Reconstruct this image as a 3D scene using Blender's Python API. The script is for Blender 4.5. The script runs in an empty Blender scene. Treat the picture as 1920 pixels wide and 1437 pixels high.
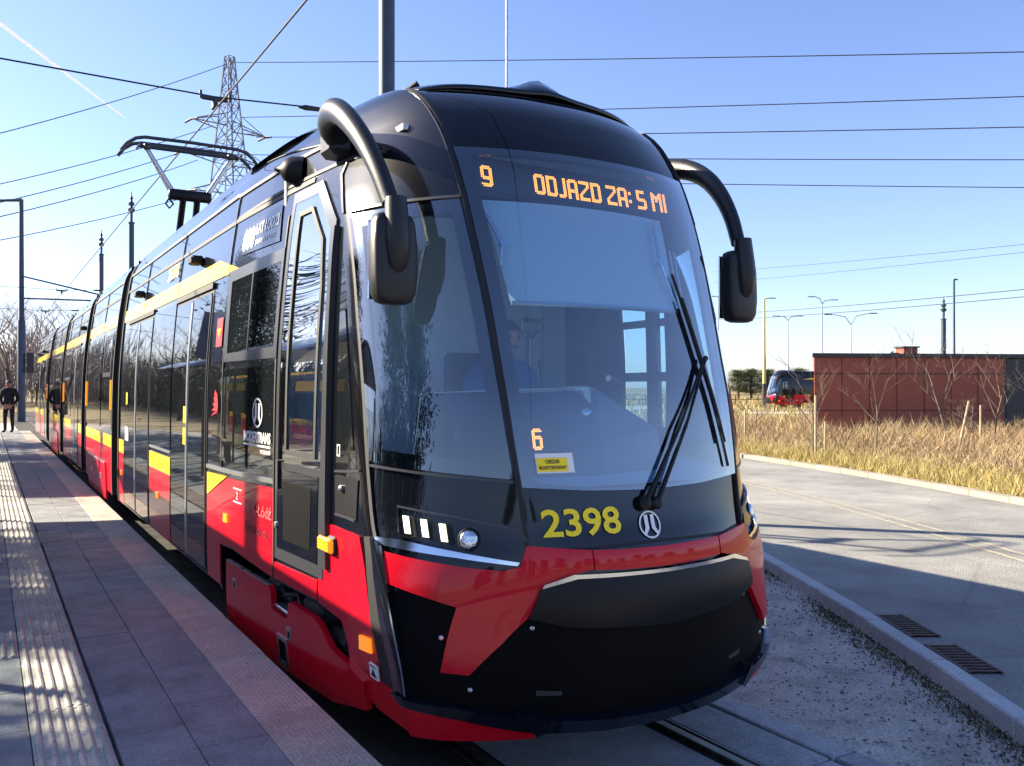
import bpy, math, random
import numpy as np
from mathutils import Vector, Matrix
from mathutils.geometry import delaunay_2d_cdt
R = math.radians
rng = random.Random(7)
npr = np.random.default_rng(7)
scene = bpy.context.scene
# ------------------------------------------------------------------ camera
CAM = (-2.66, -3.19, 1.85)
YAW = 30.938
cd = bpy.data.cameras.new('camera'); cam = bpy.data.objects.new('camera', cd)
scene.collection.objects.link(cam); scene.camera = cam
cam.location = CAM; cam.rotation_euler = (R(90), 0, -R(YAW))
cd.sensor_fit = 'HORIZONTAL'; cd.sensor_width = 36.0; cd.lens = 36.0*1650/1920
cd.shift_y = (727-718.5)/1920.0
cd.clip_start = .05; cd.clip_end = 9000
# ------------------------------------------------------------------ sky + sun
SUN_EL = 27.5
SDIR = Vector((-.67, .74, 0)).normalized()          # towards the sun (plan)
world = bpy.data.worlds.new('World'); scene.world = world; world.use_nodes = True
wn = world.node_tree; bg = wn.nodes['Background']
sky = wn.nodes.new('ShaderNodeTexSky'); sky.sky_type = 'NISHITA'; sky.sun_disc = False
sky.sun_elevation = R(SUN_EL); sky.sun_rotation = math.atan2(SDIR.x, SDIR.y)
sky.altitude = 200; sky.air_density = 1.0; sky.dust_density = .55; sky.ozone_density = 1.3
wb = wn.nodes.new('ShaderNodeMix'); wb.data_type = 'RGBA'; wb.blend_type = 'MULTIPLY'; wb.inputs[0].default_value = 1; wb.inputs[7].default_value = (.88, .90, 1.16, 1)   # cool white balance of the whole sky
wn.links.new(sky.outputs[0], wb.inputs[6]); wn.links.new(wb.outputs[2], bg.inputs[0]); bg.inputs[1].default_value = .065
sl = bpy.data.lights.new('sun', 'SUN'); sl.energy = 5.0; sl.angle = R(.53); sl.color = (1, .89, .70)
so = bpy.data.objects.new('sun', sl); scene.collection.objects.link(so)
ld = -Vector((SDIR.x*math.cos(R(SUN_EL)), SDIR.y*math.cos(R(SUN_EL)), math.sin(R(SUN_EL))))
so.rotation_euler = ld.to_track_quat('-Z', 'Y').to_euler(); so.location = (-20, 20, 30)
vs = scene.view_settings; vs.view_transform = 'Standard'; vs.look = 'None'; vs.gamma = 1; vs.use_curve_mapping = False
vs.exposure = 1.85
scene.cycles.max_bounces = 8; scene.cycles.transparent_max_bounces = 16
scene.cycles.caustics_reflective = False; scene.cycles.caustics_refractive = False
scene.cycles.sample_clamp_indirect = 6
COL = scene.collection
# ------------------------------------------------------------------ materials
def nodes(name):
    m = bpy.data.materials.new(name); m.use_nodes = True
    return m, m.node_tree, m.node_tree.nodes['Principled BSDF']
def pm(name, col, rough=.5, metal=0., coat=0., var=.0, scale=8., bump=0., bscale=60., spec=.5, emit=None, estr=0., col2=None, detail=4., rvar=0.):
    m, t, b = nodes(name)
    b.inputs['Base Color'].default_value = (*col, 1); b.inputs['Roughness'].default_value = rough
    b.inputs['Metallic'].default_value = metal; b.inputs['Coat Weight'].default_value = coat
    b.inputs['Coat Roughness'].default_value = .03; b.inputs['Specular IOR Level'].default_value = spec
    tc = t.nodes.new('ShaderNodeTexCoord')
    if var or col2:
        n = t.nodes.new('ShaderNodeTexNoise'); n.inputs['Scale'].default_value = scale; n.inputs['Detail'].default_value = detail
        t.links.new(tc.outputs['Object'], n.inputs['Vector'])
        r = t.nodes.new('ShaderNodeValToRGB'); r.color_ramp.elements[0].position = .32; r.color_ramp.elements[1].position = .68
        c2 = col2 if col2 else tuple(min(1, c*(1+var)) for c in col); c1 = col if col2 else tuple(c*(1-var) for c in col)
        r.color_ramp.elements[0].color = (*c1, 1); r.color_ramp.elements[1].color = (*c2, 1)
        t.links.new(n.outputs['Fac'], r.inputs['Fac']); t.links.new(r.outputs[0], b.inputs['Base Color'])
        if rvar:
            mr = t.nodes.new('ShaderNodeMapRange'); mr.inputs[3].default_value = max(0, rough-rvar); mr.inputs[4].default_value = rough+rvar
            t.links.new(n.outputs['Fac'], mr.inputs[0]); t.links.new(mr.outputs[0], b.inputs['Roughness'])
    if bump:
        n2 = t.nodes.new('ShaderNodeTexNoise'); n2.inputs['Scale'].default_value = bscale; n2.inputs['Detail'].default_value = 3
        t.links.new(tc.outputs['Object'], n2.inputs['Vector'])
        bp = t.nodes.new('ShaderNodeBump'); bp.inputs['Strength'].default_value = bump; bp.inputs['Distance'].default_value = .01
        t.links.new(n2.outputs['Fac'], bp.inputs['Height']); t.links.new(bp.outputs[0], b.inputs['Normal'])
    if emit:
        b.inputs['Emission Color'].default_value = (*emit, 1); b.inputs['Emission Strength'].default_value = estr
    return m
def paint(name, col, rough=.22, dust=.008, coat=.85):
    """clear-coated vehicle paint with faint road dust"""
    m, t, b = nodes(name)
    b.inputs['Roughness'].default_value = rough; b.inputs['Specular IOR Level'].default_value = .1; b.inputs['Coat Weight'].default_value = coat; b.inputs['Coat Roughness'].default_value = .02
    tc = t.nodes.new('ShaderNodeTexCoord')
    n = t.nodes.new('ShaderNodeTexNoise'); n.inputs['Scale'].default_value = 2.3; n.inputs['Detail'].default_value = 9; n.inputs['Roughness'].default_value = .75
    t.links.new(tc.outputs['Object'], n.inputs['Vector'])
    v = t.nodes.new('ShaderNodeTexNoise'); v.inputs['Scale'].default_value = 190; v.inputs['Detail'].default_value = 1
    t.links.new(tc.outputs['Object'], v.inputs['Vector'])
    r = t.nodes.new('ShaderNodeMapRange'); r.inputs[1].default_value = .45; r.inputs[2].default_value = .8; r.inputs[3].default_value = 0; r.inputs[4].default_value = dust
    t.links.new(n.outputs['Fac'], r.inputs[0])
    r2 = t.nodes.new('ShaderNodeMapRange'); r2.inputs[1].default_value = .64; r2.inputs[2].default_value = .72; r2.inputs[3].default_value = 0; r2.inputs[4].default_value = dust*3
    t.links.new(v.outputs['Fac'], r2.inputs[0])
    ad = t.nodes.new('ShaderNodeMath'); ad.operation = 'ADD'; t.links.new(r.outputs[0], ad.inputs[0]); t.links.new(r2.outputs[0], ad.inputs[1])
    mx = t.nodes.new('ShaderNodeMix'); mx.data_type = 'RGBA'
    mx.inputs[6].default_value = (*col, 1); mx.inputs[7].default_value = (.30, .27, .23, 1)
    t.links.new(ad.outputs[0], mx.inputs[0]); t.links.new(mx.outputs[2], b.inputs['Base Color'])
    return m
def glass(name, tint=(.80, .88, .92), k=1.25):
    m = bpy.data.materials.new(name); m.use_nodes = True; t = m.node_tree; t.nodes.clear()
    o = t.nodes.new('ShaderNodeOutputMaterial'); mix = t.nodes.new('ShaderNodeMixShader')
    tr = t.nodes.new('ShaderNodeBsdfTransparent'); tr.inputs[0].default_value = (*tint, 1)
    gl = t.nodes.new('ShaderNodeBsdfGlossy'); gl.inputs['Roughness'].default_value = .0; gl.inputs[0].default_value = (1, 1, 1, 1)
    fr = t.nodes.new('ShaderNodeFresnel'); fr.inputs[0].default_value = 1.55
    ge = t.nodes.new('ShaderNodeNewGeometry'); io = t.nodes.new('ShaderNodeMapRange'); io.inputs[3].default_value = 1.55; io.inputs[4].default_value = 1/1.55   # thin pane: same Fresnel from both faces
    t.links.new(ge.outputs['Backfacing'], io.inputs[0]); t.links.new(io.outputs[0], fr.inputs[0])
    mu = t.nodes.new('ShaderNodeMath'); mu.operation = 'MULTIPLY'; mu.use_clamp = True; mu.inputs[1].default_value = k
    t.links.new(fr.outputs[0], mu.inputs[0]); t.links.new(mu.outputs[0], mix.inputs[0])
    t.links.new(tr.outputs[0], mix.inputs[1]); t.links.new(gl.outputs[0], mix.inputs[2]); t.links.new(mix.outputs[0], o.inputs[0])
    return m
def ground_mat(name, stops, scale, bump=.3, bscale=40, rough=.9, crack=0.):
    """three-colour soil/asphalt: large noise patches, fine grain and relief"""
    m, t, b = nodes(name); b.inputs['Roughness'].default_value = rough; b.inputs['Specular IOR Level'].default_value = .25
    tc = t.nodes.new('ShaderNodeTexCoord')
    n = t.nodes.new('ShaderNodeTexNoise'); n.inputs['Scale'].default_value = scale; n.inputs['Detail'].default_value = 8; n.inputs['Roughness'].default_value = .65
    t.links.new(tc.outputs['Object'], n.inputs['Vector'])
    r = t.nodes.new('ShaderNodeValToRGB'); cr_ = r.color_ramp
    cr_.elements[0].position = .3; cr_.elements[0].color = (*stops[0], 1); cr_.elements[1].position = .72; cr_.elements[1].color = (*stops[-1], 1)
    if len(stops) == 3:
        e = cr_.elements.new(.5); e.color = (*stops[1], 1)
    t.links.new(n.outputs['Fac'], r.inputs['Fac'])
    g = t.nodes.new('ShaderNodeTexNoise'); g.inputs['Scale'].default_value = bscale; g.inputs['Detail'].default_value = 4; g.inputs['Roughness'].default_value = .7
    t.links.new(tc.outputs['Object'], g.inputs['Vector'])
    mr = t.nodes.new('ShaderNodeMapRange'); mr.inputs[1].default_value = .25; mr.inputs[2].default_value = .75
    mr.inputs[3].default_value = .55; mr.inputs[4].default_value = 1.45
    t.links.new(g.outputs['Fac'], mr.inputs[0])
    mx = t.nodes.new('ShaderNodeMix'); mx.data_type = 'RGBA'; mx.blend_type = 'MULTIPLY'; mx.inputs[0].default_value = 1
    t.links.new(r.outputs[0], mx.inputs[6]); t.links.new(mr.outputs[0], mx.inputs[7]); out = mx.outputs[2]
    if crack:                                                       # sealed cracks and worn patches
        wv = t.nodes.new('ShaderNodeMix'); wv.data_type = 'RGBA'; wv.inputs[0].default_value = .12; t.links.new(tc.outputs['Object'], wv.inputs[6]); t.links.new(n.outputs['Color'], wv.inputs[7])
        vo = t.nodes.new('ShaderNodeTexVoronoi'); vo.feature = 'DISTANCE_TO_EDGE'; vo.inputs['Scale'].default_value = crack; t.links.new(wv.outputs[2], vo.inputs['Vector'])
        cm = t.nodes.new('ShaderNodeMapRange'); cm.inputs[1].default_value = .003; cm.inputs[2].default_value = .010; cm.inputs[3].default_value = .86; cm.inputs[4].default_value = 1; t.links.new(vo.outputs['Distance'], cm.inputs[0])
        pn = t.nodes.new('ShaderNodeTexNoise'); pn.inputs['Scale'].default_value = .22; pn.inputs['Detail'].default_value = 5; t.links.new(tc.outputs['Object'], pn.inputs['Vector'])
        pr = t.nodes.new('ShaderNodeMapRange'); pr.inputs[1].default_value = .4; pr.inputs[2].default_value = .6; pr.inputs[3].default_value = .88; pr.inputs[4].default_value = 1.12; t.links.new(pn.outputs['Fac'], pr.inputs[0])
        pk = t.nodes.new('ShaderNodeMath'); pk.operation = 'MULTIPLY'; t.links.new(cm.outputs[0], pk.inputs[0]); t.links.new(pr.outputs[0], pk.inputs[1])
        m3 = t.nodes.new('ShaderNodeMix'); m3.data_type = 'RGBA'; m3.blend_type = 'MULTIPLY'; m3.inputs[0].default_value = 1; t.links.new(out, m3.inputs[6]); t.links.new(pk.outputs[0], m3.inputs[7]); out = m3.outputs[2]
    t.links.new(out, b.inputs['Base Color'])
    bp = t.nodes.new('ShaderNodeBump'); bp.inputs['Strength'].default_value = bump; bp.inputs['Distance'].default_value = .02
    t.links.new(g.outputs['Fac'], bp.inputs['Height']); t.links.new(bp.outputs[0], b.inputs['Normal'])
    return m
def leafmat(name, cols, trans=.0):
    """plant colour varied per blade through a stored attribute"""
    m, t, b = nodes(name); b.inputs['Roughness'].default_value = .75; b.inputs['Specular IOR Level'].default_value = .2
    a = t.nodes.new('ShaderNodeAttribute'); a.attribute_name = 'tone'
    r = t.nodes.new('ShaderNodeValToRGB'); cr_ = r.color_ramp
    cr_.elements[0].color = (*cols[0], 1); cr_.elements[1].color = (*cols[-1], 1)
    for i, c in enumerate(cols[1:-1]):
        e = cr_.elements.new((i+1)/(len(cols)-1)); e.color = (*c, 1)
    t.links.new(a.outputs['Fac'], r.inputs['Fac']); t.links.new(r.outputs[0], b.inputs['Base Color'])
    return m
def cloth(name):
    m = bpy.data.materials.new(name); m.use_nodes = True; t = m.node_tree; t.nodes.clear()
    o = t.nodes.new('ShaderNodeOutputMaterial'); a = t.nodes.new('ShaderNodeBsdfTranslucent'); b = t.nodes.new('ShaderNodeBsdfDiffuse'); mx = t.nodes.new('ShaderNodeMixShader'); mx.inputs[0].default_value = .6
    a.inputs[0].default_value = (.75, .8, .85, 1); b.inputs[0].default_value = (.76, .88, .97, 1); t.links.new(a.outputs[0], mx.inputs[1]); t.links.new(b.outputs[0], mx.inputs[2]); t.links.new(mx.outputs[0], o.inputs[0]); return m
M = dict(
 black=paint('black_paint', (.002, .003, .006)), red=paint('red_paint', (.56, .003, .016), .3, .022, .5), yellow=paint('yellow_paint', (.85, .55, .01), .3, .006, .5),
 lip=paint('lip_paint', (.004, .006, .012)), dark=pm('dark_rubber', (.007, .007, .008), .65), matte=pm('matte_black_plastic', (.007, .007, .009), .45, var=.2, scale=30, bump=.1, bscale=400, spec=.25),
 recess=pm('black_recess', (.003, .003, .004), .6, spec=.08), chrome=pm('chrome', (.72, .74, .78), .12, 1.), alu=pm('aluminium', (.55, .56, .58), .35, 1., var=.1, scale=20),
 framegrey=pm('frame_grey', (.05, .052, .058), .32, .25), sideglass=pm('tinted_glass', (.008, .010, .012), .015, spec=.5),
 glass=glass('clear_glass', (.64, .86, 1.0), 3.4), cornerglass=glass('corner_glass', (.68, .86, 1.0), 2.8), white=pm('white_vinyl', (.8, .8, .8), .45), yvinyl=pm('yellow_vinyl', (1.0, .74, .005), .45),
 redvinyl=pm('red_vinyl', (.75, .02, .03), .4), blackvinyl=pm('black_vinyl', (.01, .01, .01), .4), amber=pm('amber_lens', (.95, .30, .01), .2, coat=.5, emit=(1, .3, .01), estr=.25),
 led=pm('orange_led', (.9, .3, .05), .4, emit=(1, .27, .03), estr=1.2), ledoff=pm('unlit_led', (.10, .11, .13), .4), ledboard=pm('led_board', (.012, .014, .022), .5),
 drl=pm('daytime_lamp', (.9, .95, .85), .2, emit=(1, .97, .60), estr=.8), lens=pm('lamp_lens', (.75, .77, .8), .08, 1., bump=.6, bscale=60),
 liner=pm('cab_lining', (.70, .72, .74), .6, var=.06, scale=3), console=pm('console_plastic', (.045, .07, .11), .5, var=.1, scale=5), blind=cloth('blind_fabric'),
 ledge=pm('dash_ledge', (.5, .56, .6), .5), bellow=pm('bellows_rubber', (.016, .016, .018), .7, var=.3, scale=9), steel=pm('rail_steel', (.16, .15, .14), .3, .9, var=.3, scale=12),
 bogie=pm('bogie_metal', (.06, .058, .055), .6, .5, var=.5, scale=14), mirror=pm('mirror_housing', (.014, .014, .016), .38, var=.15, scale=40, bump=.15, bscale=700, spec=.4),
)
# ------------------------------------------------------------------ mesh helpers
def tag(o, label=None, cat=None, group=None, kind=None):
    if label: o['label'] = label
    if cat: o['category'] = cat
    if group: o['group'] = group
    if kind: o['kind'] = kind
    return o
def link(o, parent=None):
    COL.objects.link(o)
    if parent is not None: o.parent = parent
    return o
def mk(name, v, f, mat, parent=None, smooth=False, loc=None):
    me = bpy.data.meshes.new(name); me.from_pydata([tuple(map(float, p)) for p in v], [], f); me.update()
    mats = mat if isinstance(mat, (list, tuple)) else [mat]
    for m in mats: me.materials.append(m)
    if smooth: me.polygons.foreach_set('use_smooth', [True]*len(me.polygons))
    o = bpy.data.objects.new(name, me); link(o, parent)
    if loc is not None: o.location = loc
    return o
def empty(name, loc=(0, 0, 0), rz=0):
    o = bpy.data.objects.new(name, None); o.empty_display_size = .2; link(o); o.location = loc; o.rotation_euler = (0, 0, rz); return o
def dup(o, parent=None):
    c = o.copy(); link(c, parent)
    for ch in list(o.children): dup(ch, c)
    return c
class G:
    def __init__(s): s.v = []; s.f = []; s.mi = []
    def _add(s, v, f, mi=0):
        k = len(s.v); s.v += [tuple(p) for p in v]; s.f += [tuple(i+k for i in q) for q in f]; s.mi += [mi]*len(f); return s
    def box(s, c, d, rz=0, bev=0, mi=0, rot=None):
        hx, hy, hz = d[0]/2, d[1]/2, d[2]/2
        rot = rot or Matrix.Rotation(rz, 3, 'Z')
        if bev <= 0:
            p = [(x, y, z) for z in (-hz, hz) for y in (-hy, hy) for x in (-hx, hx)]
            f = [(0, 2, 3, 1), (4, 5, 7, 6), (0, 1, 5, 4), (2, 6, 7, 3), (0, 4, 6, 2), (1, 3, 7, 5)]
        else:
            b = min(bev, hx*.9, hy*.9, hz*.9); p = []
            for z, i in ((-hz, b), (-hz+b, 0), (hz-b, 0), (hz, b)):
                X, Y = hx-i, hy-i
                if i: q = [(-X+0, -Y), (X, -Y), (X, Y), (-X, Y)]; q = [(-X, -Y), (-X, -Y), (X, -Y), (X, -Y), (X, Y), (X, Y), (-X, Y), (-X, Y)]
                else: q = [(-hx, -hy+b), (-hx+b, -hy), (hx-b, -hy), (hx, -hy+b), (hx, hy-b), (hx-b, hy), (-hx+b, hy), (-hx, hy-b)]
                p += [(x, y, z) for x, y in q]
            f = []
            for r in range(3):
                for j in range(8): f.append((r*8+j, r*8+(j+1) % 8, r*8+8+(j+1) % 8, r*8+8+j))
            f += [(6, 4, 2, 0), (24, 26, 28, 30)]
        cv = Vector(c)
        return s._add([cv+rot@Vector(q) for q in p], f, mi)
    def tube(s, pts, r, n=8, mi=0, caps=True, squash=None):
        pts = [Vector(p) for p in pts]; rr = r if isinstance(r, (list, tuple)) else [r]*len(pts)
        v = []; f = []; up = Vector((0, 0, 1)); prev = None
        for i, p in enumerate(pts):
            t = (pts[min(i+1, len(pts)-1)]-pts[max(i-1, 0)]).normalized()
            if prev is None:
                a = t.cross(up) if abs(t.dot(up)) < .95 else t.cross(Vector((1, 0, 0)))
                a.normalize()
            else:
                a = prev-t*prev.dot(t); a.normalize()
            prev = a; b = t.cross(a)
            for j in range(n):
                w = 2*math.pi*j/n; v.append(p+(a*math.cos(w)*(squash or 1)+b*math.sin(w))*rr[i])
        for i in range(len(pts)-1):
            for j in range(n): f.append((i*n+j, i*n+(j+1) % n, (i+1)*n+(j+1) % n, (i+1)*n+j))
        if caps: f += [tuple(range(n-1, -1, -1)), tuple(range((len(pts)-1)*n, len(pts)*n))]
        return s._add(v, f, mi)
    def lathe(s, prof, c=(0, 0, 0), n=16, axis=None, mi=0):
        c = Vector(c); q = Vector((0, 0, 1)).rotation_difference(Vector(axis)).to_matrix() if axis is not None else Matrix.Identity(3)
        v = []; f = []
        for r, z in prof:
            for j in range(n):
                w = 2*math.pi*j/n; v.append(c+q@Vector((r*math.cos(w), r*math.sin(w), z)))
        for i in range(len(prof)-1):
            for j in range(n): f.append((i*n+j, i*n+(j+1) % n, (i+1)*n+(j+1) % n, (i+1)*n+j))
        f += [tuple(range(n-1, -1, -1)), tuple(range((len(prof)-1)*n, len(prof)*n))]
        return s._add(v, f, mi)
    def build(s, name, mat, parent=None, smooth=False, loc=None, auto=None):
        o = mk(name, s.v, s.f, mat, parent, smooth or auto is not None, loc)
        if any(s.mi): o.data.polygons.foreach_set('material_index', s.mi)
        if auto is not None: o.data.set_sharp_from_angle(angle=R(auto))
        return o
def tone(o, vals):
    a = o.data.attributes.new('tone', 'FLOAT', 'FACE'); a.data.foreach_set('value', np.asarray(vals, dtype=np.float32)); return o
# ---- cab surface: stations (rows: v, x, y, z) for the left half; u=0 centre,1 windscreen edge,2 corner edge,3..6 side
def barrel(z):
    Z=[.2,.45,.6,1.0,1.6,2.0,2.47,2.8,3.04,3.2,3.3,3.38,3.44,3.48,3.51]
    X=[1.18,1.195,1.2,1.2,1.195,1.185,1.15,1.115,1.08,1.055,1.03,.995,.945,.85,.0]
    return cr(Z,X,np.asarray(z,float))
V=[.20,.40,.60,.80,1.00,1.10,1.20,1.40,1.60,1.80,2.00,2.20,2.40,2.60,2.80,3.00,3.15,3.30,3.45,3.60,4.00]
CEN=dict(y=[.04,-.05,-.08,-.085,-.085,-.08,-.04,.01,.05,.09,.14,.19,.245,.305,.375,.46,.545,.665,.86,1.15,2.3],
         z=V[:18]+[3.425,3.49,3.52])
A=dict(x=[.58,.60,.61,.62,.63,.635,.638,.65,.665,.676,.682,.689,.70,.711,.72,.73,.738,.755,.765,.77,.77],
       y=[.13,.05,.03,.03,.03,.045,.068,.105,.145,.19,.247,.303,.365,.434,.514,.615,.717,.86,1.06,1.35,2.4],
       z=V[:16]+[3.15,3.30,3.415,3.475,3.50])
B=dict(x=[1.02,1.06,1.085,1.115,1.13,1.13,1.125,1.115,1.108,1.10,1.094,1.088,1.08,1.066,1.04,.993,.958,.928,.902,.875,.83],
       y=[.34,.33,.35,.405,.48,.525,.59,.67,.725,.775,.83,.89,.95,1.04,1.16,1.30,1.42,1.55,1.70,1.93,2.6],
       z=V[:16]+[3.15,3.28,3.39,3.45,3.485])
def side_x(y,z):
    y=np.asarray(y,float)
    t=np.clip((3.4-y)/2.4,0,1)
    return barrel(z)-.115*t**1.5
def cr(xs,ys,x):
    # Catmull-Rom style (finite-difference tangent) cubic
    xs=np.asarray(xs,float);ys=np.asarray(ys,float)
    m=np.gradient(ys,xs)
    x=np.clip(x,xs[0],xs[-1]);i=np.clip(np.searchsorted(xs,x,side='right')-1,0,len(xs)-2)
    h=xs[i+1]-xs[i];t=(x-xs[i])/h
    return (2*t**3-3*t*t+1)*ys[i]+(t**3-2*t*t+t)*h*m[i]+(-2*t**3+3*t*t)*ys[i+1]+(t**3-t*t)*h*m[i+1]
ZS=V[:16]+[3.15,3.28,3.39,3.45,3.485]
def cab(u,v):
    """u,v arrays -> (n,3); u in [-3,3], u<0 = platform side (x<0)"""
    u=np.atleast_1d(np.asarray(u,float));v=np.atleast_1d(np.asarray(v,float))
    s=np.where(u<0,-1.,1.);a=np.abs(u)
    c=np.stack([0*v,cr(V,CEN['y'],v),cr(V,CEN['z'],v)],-1)
    pa=np.stack([cr(V,A['x'],v),cr(V,A['y'],v),cr(V,A['z'],v)],-1)
    pb=np.stack([cr(V,B['x'],v),cr(V,B['y'],v),cr(V,B['z'],v)],-1)
    zs=cr(V,ZS,v)
    out=np.zeros((len(u),3))
    # windscreen part
    t=np.clip(a,0,1)
    w=c.copy();w[:,0]=pa[:,0]*t;k=t**2.3
    w[:,1]=c[:,1]+(pa[:,1]-c[:,1])*k;w[:,2]=c[:,2]+(pa[:,2]-c[:,2])*t**2
    # corner: quadratic bezier pa->pb with control
    t2=np.clip(a-1,0,1)[:,None]
    # side tangent at B ~ mostly +y ; control: point on line through pb along side direction
    d=pb-pa
    ctl=pa+np.stack([d[:,0]*.74,d[:,1]*.40,d[:,2]*.5],-1)
    cn=(1-t2)**2*pa+2*t2*(1-t2)*ctl+t2**2*pb
    # side: y from pb.y to 3.4
    t3=np.clip((a-2),0,1)
    ys=pb[:,1]+(3.4-pb[:,1])*t3
    xs=side_x(ys,zs); x0=side_x(pb[:,1],zs)
    bl=np.clip(1-t3*2.2,0,1)**2
    sd=np.stack([xs+(pb[:,0]-x0)*bl,ys,zs+(pb[:,2]-zs)*bl],-1)
    out=np.where((a<=1)[:,None],w,np.where((a<=2)[:,None],cn,sd))
    out[:,0]*=s
    return out
def cabn(u,v,e=2e-3):
    u=np.atleast_1d(np.asarray(u,float));v=np.atleast_1d(np.asarray(v,float))
    du=cab(u+e,v)-cab(u-e,v);dv=cab(u,np.minimum(v+e,4))-cab(u,np.maximum(v-e,.2))
    n=np.cross(du,dv);n/=np.linalg.norm(n,axis=1)[:,None]+1e-12
    return n

def side(y,z):
    """platform side of the whole car: (y,z) -> points"""
    y=np.atleast_1d(np.asarray(y,float));z=np.atleast_1d(np.asarray(z,float))
    by=cr(V,B['y'],z)
    u=-(2+np.clip((y-by)/(3.4-by),0,1))
    c=cab(u,z)
    st=np.stack([-barrel(z),y,z],-1)
    return np.where((y<3.4)[:,None],c,st)
# ------------------------------------------------------------------ patches cut from the tram's skin
def inpoly(P, poly):
    x, y = P[:, 0], P[:, 1]; c = np.zeros(len(P), bool); n = len(poly)
    for i in range(n):
        x1, y1 = poly[i]; x2, y2 = poly[(i+1) % n]
        if y1 == y2: continue
        c ^= ((y1 > y) != (y2 > y)) & (x < (x2-x1)*(y-y1)/(y2-y1)+x1)
    return c
def dens(poly, step):
    out = []
    for i in range(len(poly)):
        a = np.array(poly[i], float); b = np.array(poly[(i+1) % len(poly)], float)
        k = max(1, int(np.ceil(np.linalg.norm(b-a)/step)))
        out += [tuple(a+(b-a)*j/k) for j in range(k)]
    return out
def flip(fn):
    def g(a, b):
        p = fn(a, b).copy(); p[:, 0] *= -1; return p
    return g
def nrm(fn, a, b, e=3e-3):
    n = np.cross(fn(a+e, b)-fn(a-e, b), fn(a, b+e)-fn(a, b-e)); n /= np.linalg.norm(n, axis=1)[:, None]+1e-12
    P = fn(a, b); ref = np.stack([0*P[:, 0], np.maximum(P[:, 1], 2.0), 0*P[:, 0]+1.8], -1)
    s = np.sign(np.einsum('ij,ij->i', n, P-ref)); s[s == 0] = 1
    return P, n*s[:, None]
def patch(name, fn, poly, mat, parent=None, off=.004, thick=.008, step=.06, holes=(), wall=True):
    polys = [dens(poly, step)]+[dens(h, step) for h in holes]
    pts = []; edges = []
    for q in polys:
        k = len(pts); pts += q; edges += [(k+i, k+(i+1) % len(q)) for i in range(len(q))]
    A = np.array(poly); lo = A.min(0); hi = A.max(0)
    gx, gy = np.meshgrid(np.arange(lo[0]+step/2, hi[0], step), np.arange(lo[1]+step/2, hi[1], step))
    g = np.stack([gx.ravel(), gy.ravel()], -1)
    if len(g):
        m = inpoly(g, poly)
        for h in holes: m &= ~inpoly(g, h)
        B = np.array(pts); g = g[m]
        if len(g):
            d = np.min(np.linalg.norm(g[:, None, :]-B[None], axis=2), axis=1); g = g[d > step*.35]
        pts += [tuple(p) for p in g]
    vs, _, fs, *_r = delaunay_2d_cdt([Vector(p) for p in pts], edges, [], 0, 1e-6)
    V2 = np.array([(v.x, v.y) for v in vs]); F = np.array([list(f) for f in fs])
    cen = V2[F].mean(1); m = inpoly(cen, poly)
    for h in holes: m &= ~inpoly(cen, h)
    F = F[m]
    P, N = nrm(fn, V2[:, 0], V2[:, 1])
    top = P+N*off
    # orient faces
    fn_ = np.cross(top[F[:, 1]]-top[F[:, 0]], top[F[:, 2]]-top[F[:, 0]])
    w = np.einsum('ij,ij->i', fn_, N[F[:, 0]]) < 0; F[w] = F[w][:, ::-1]
    verts = list(map(tuple, top)); faces = [tuple(map(int, f)) for f in F]
    nl = [tuple(N[i]) for f in faces for i in f]
    if wall:
        from collections import Counter
        cnt = {}
        for f in faces:
            for i in range(3):
                e = (f[i], f[(i+1) % 3]); k = (min(e), max(e)); cnt.setdefault(k, []).append(e)
        bot = {}
        for k, l in cnt.items():
            if len(l) != 1: continue
            a, b = l[0]
            for q in (a, b):
                if q not in bot: bot[q] = len(verts); verts.append(tuple(P[q]+N[q]*(off-thick)))
            f = (b, a, bot[a], bot[b]); faces.append(f)
            fnv = np.cross(np.array(verts[a])-np.array(verts[b]), np.array(verts[bot[a]])-np.array(verts[b])); fnv = fnv/(np.linalg.norm(fnv)+1e-12)
            nl += [tuple(fnv)]*4
    o = mk(name, verts, faces, mat, parent, True)
    o.data.normals_split_custom_set(nl)
    return o
def strip(name, fn, line, w, mat, parent, off=.005, thick=.008):
    L = np.array(line, float); t = np.gradient(L, axis=0); t /= np.linalg.norm(t, axis=1)[:, None]+1e-9
    n = np.stack([-t[:, 1], t[:, 0]], -1)*w/2
    return patch(name, fn, [tuple(p) for p in L+n]+[tuple(p) for p in (L-n)[::-1]], mat, parent, off, thick, .08)
def ngon(c, r, n=20, sx=1.): return [(c[0]+r*sx*math.cos(2*math.pi*i/n), c[1]+r*math.sin(2*math.pi*i/n)) for i in range(n)]
def ring(name, fn, c, r, w, mat, parent, sx=1., off=.007): return patch(name, fn, ngon(c, r, 28, sx), mat, parent, off, .004, .03, [ngon(c, r-w, 28, sx)], wall=False)
def text2d(body, bold=0.):
    cu = bpy.data.curves.new('tmp', 'FONT'); cu.body = body; cu.size = 1; cu.offset = bold; cu.resolution_u = 3
    o = bpy.data.objects.new('tmp', cu); COL.objects.link(o)
    dg = bpy.context.evaluated_depsgraph_get(); me = bpy.data.meshes.new_from_object(o.evaluated_get(dg))
    v = np.array([tuple(p.co) for p in me.vertices])[:, :2]; f = [tuple(p.vertices) for p in me.polygons]
    bpy.data.objects.remove(o); bpy.data.curves.remove(cu); bpy.data.meshes.remove(me)
    v = v-v.min(0); return v, f
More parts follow.
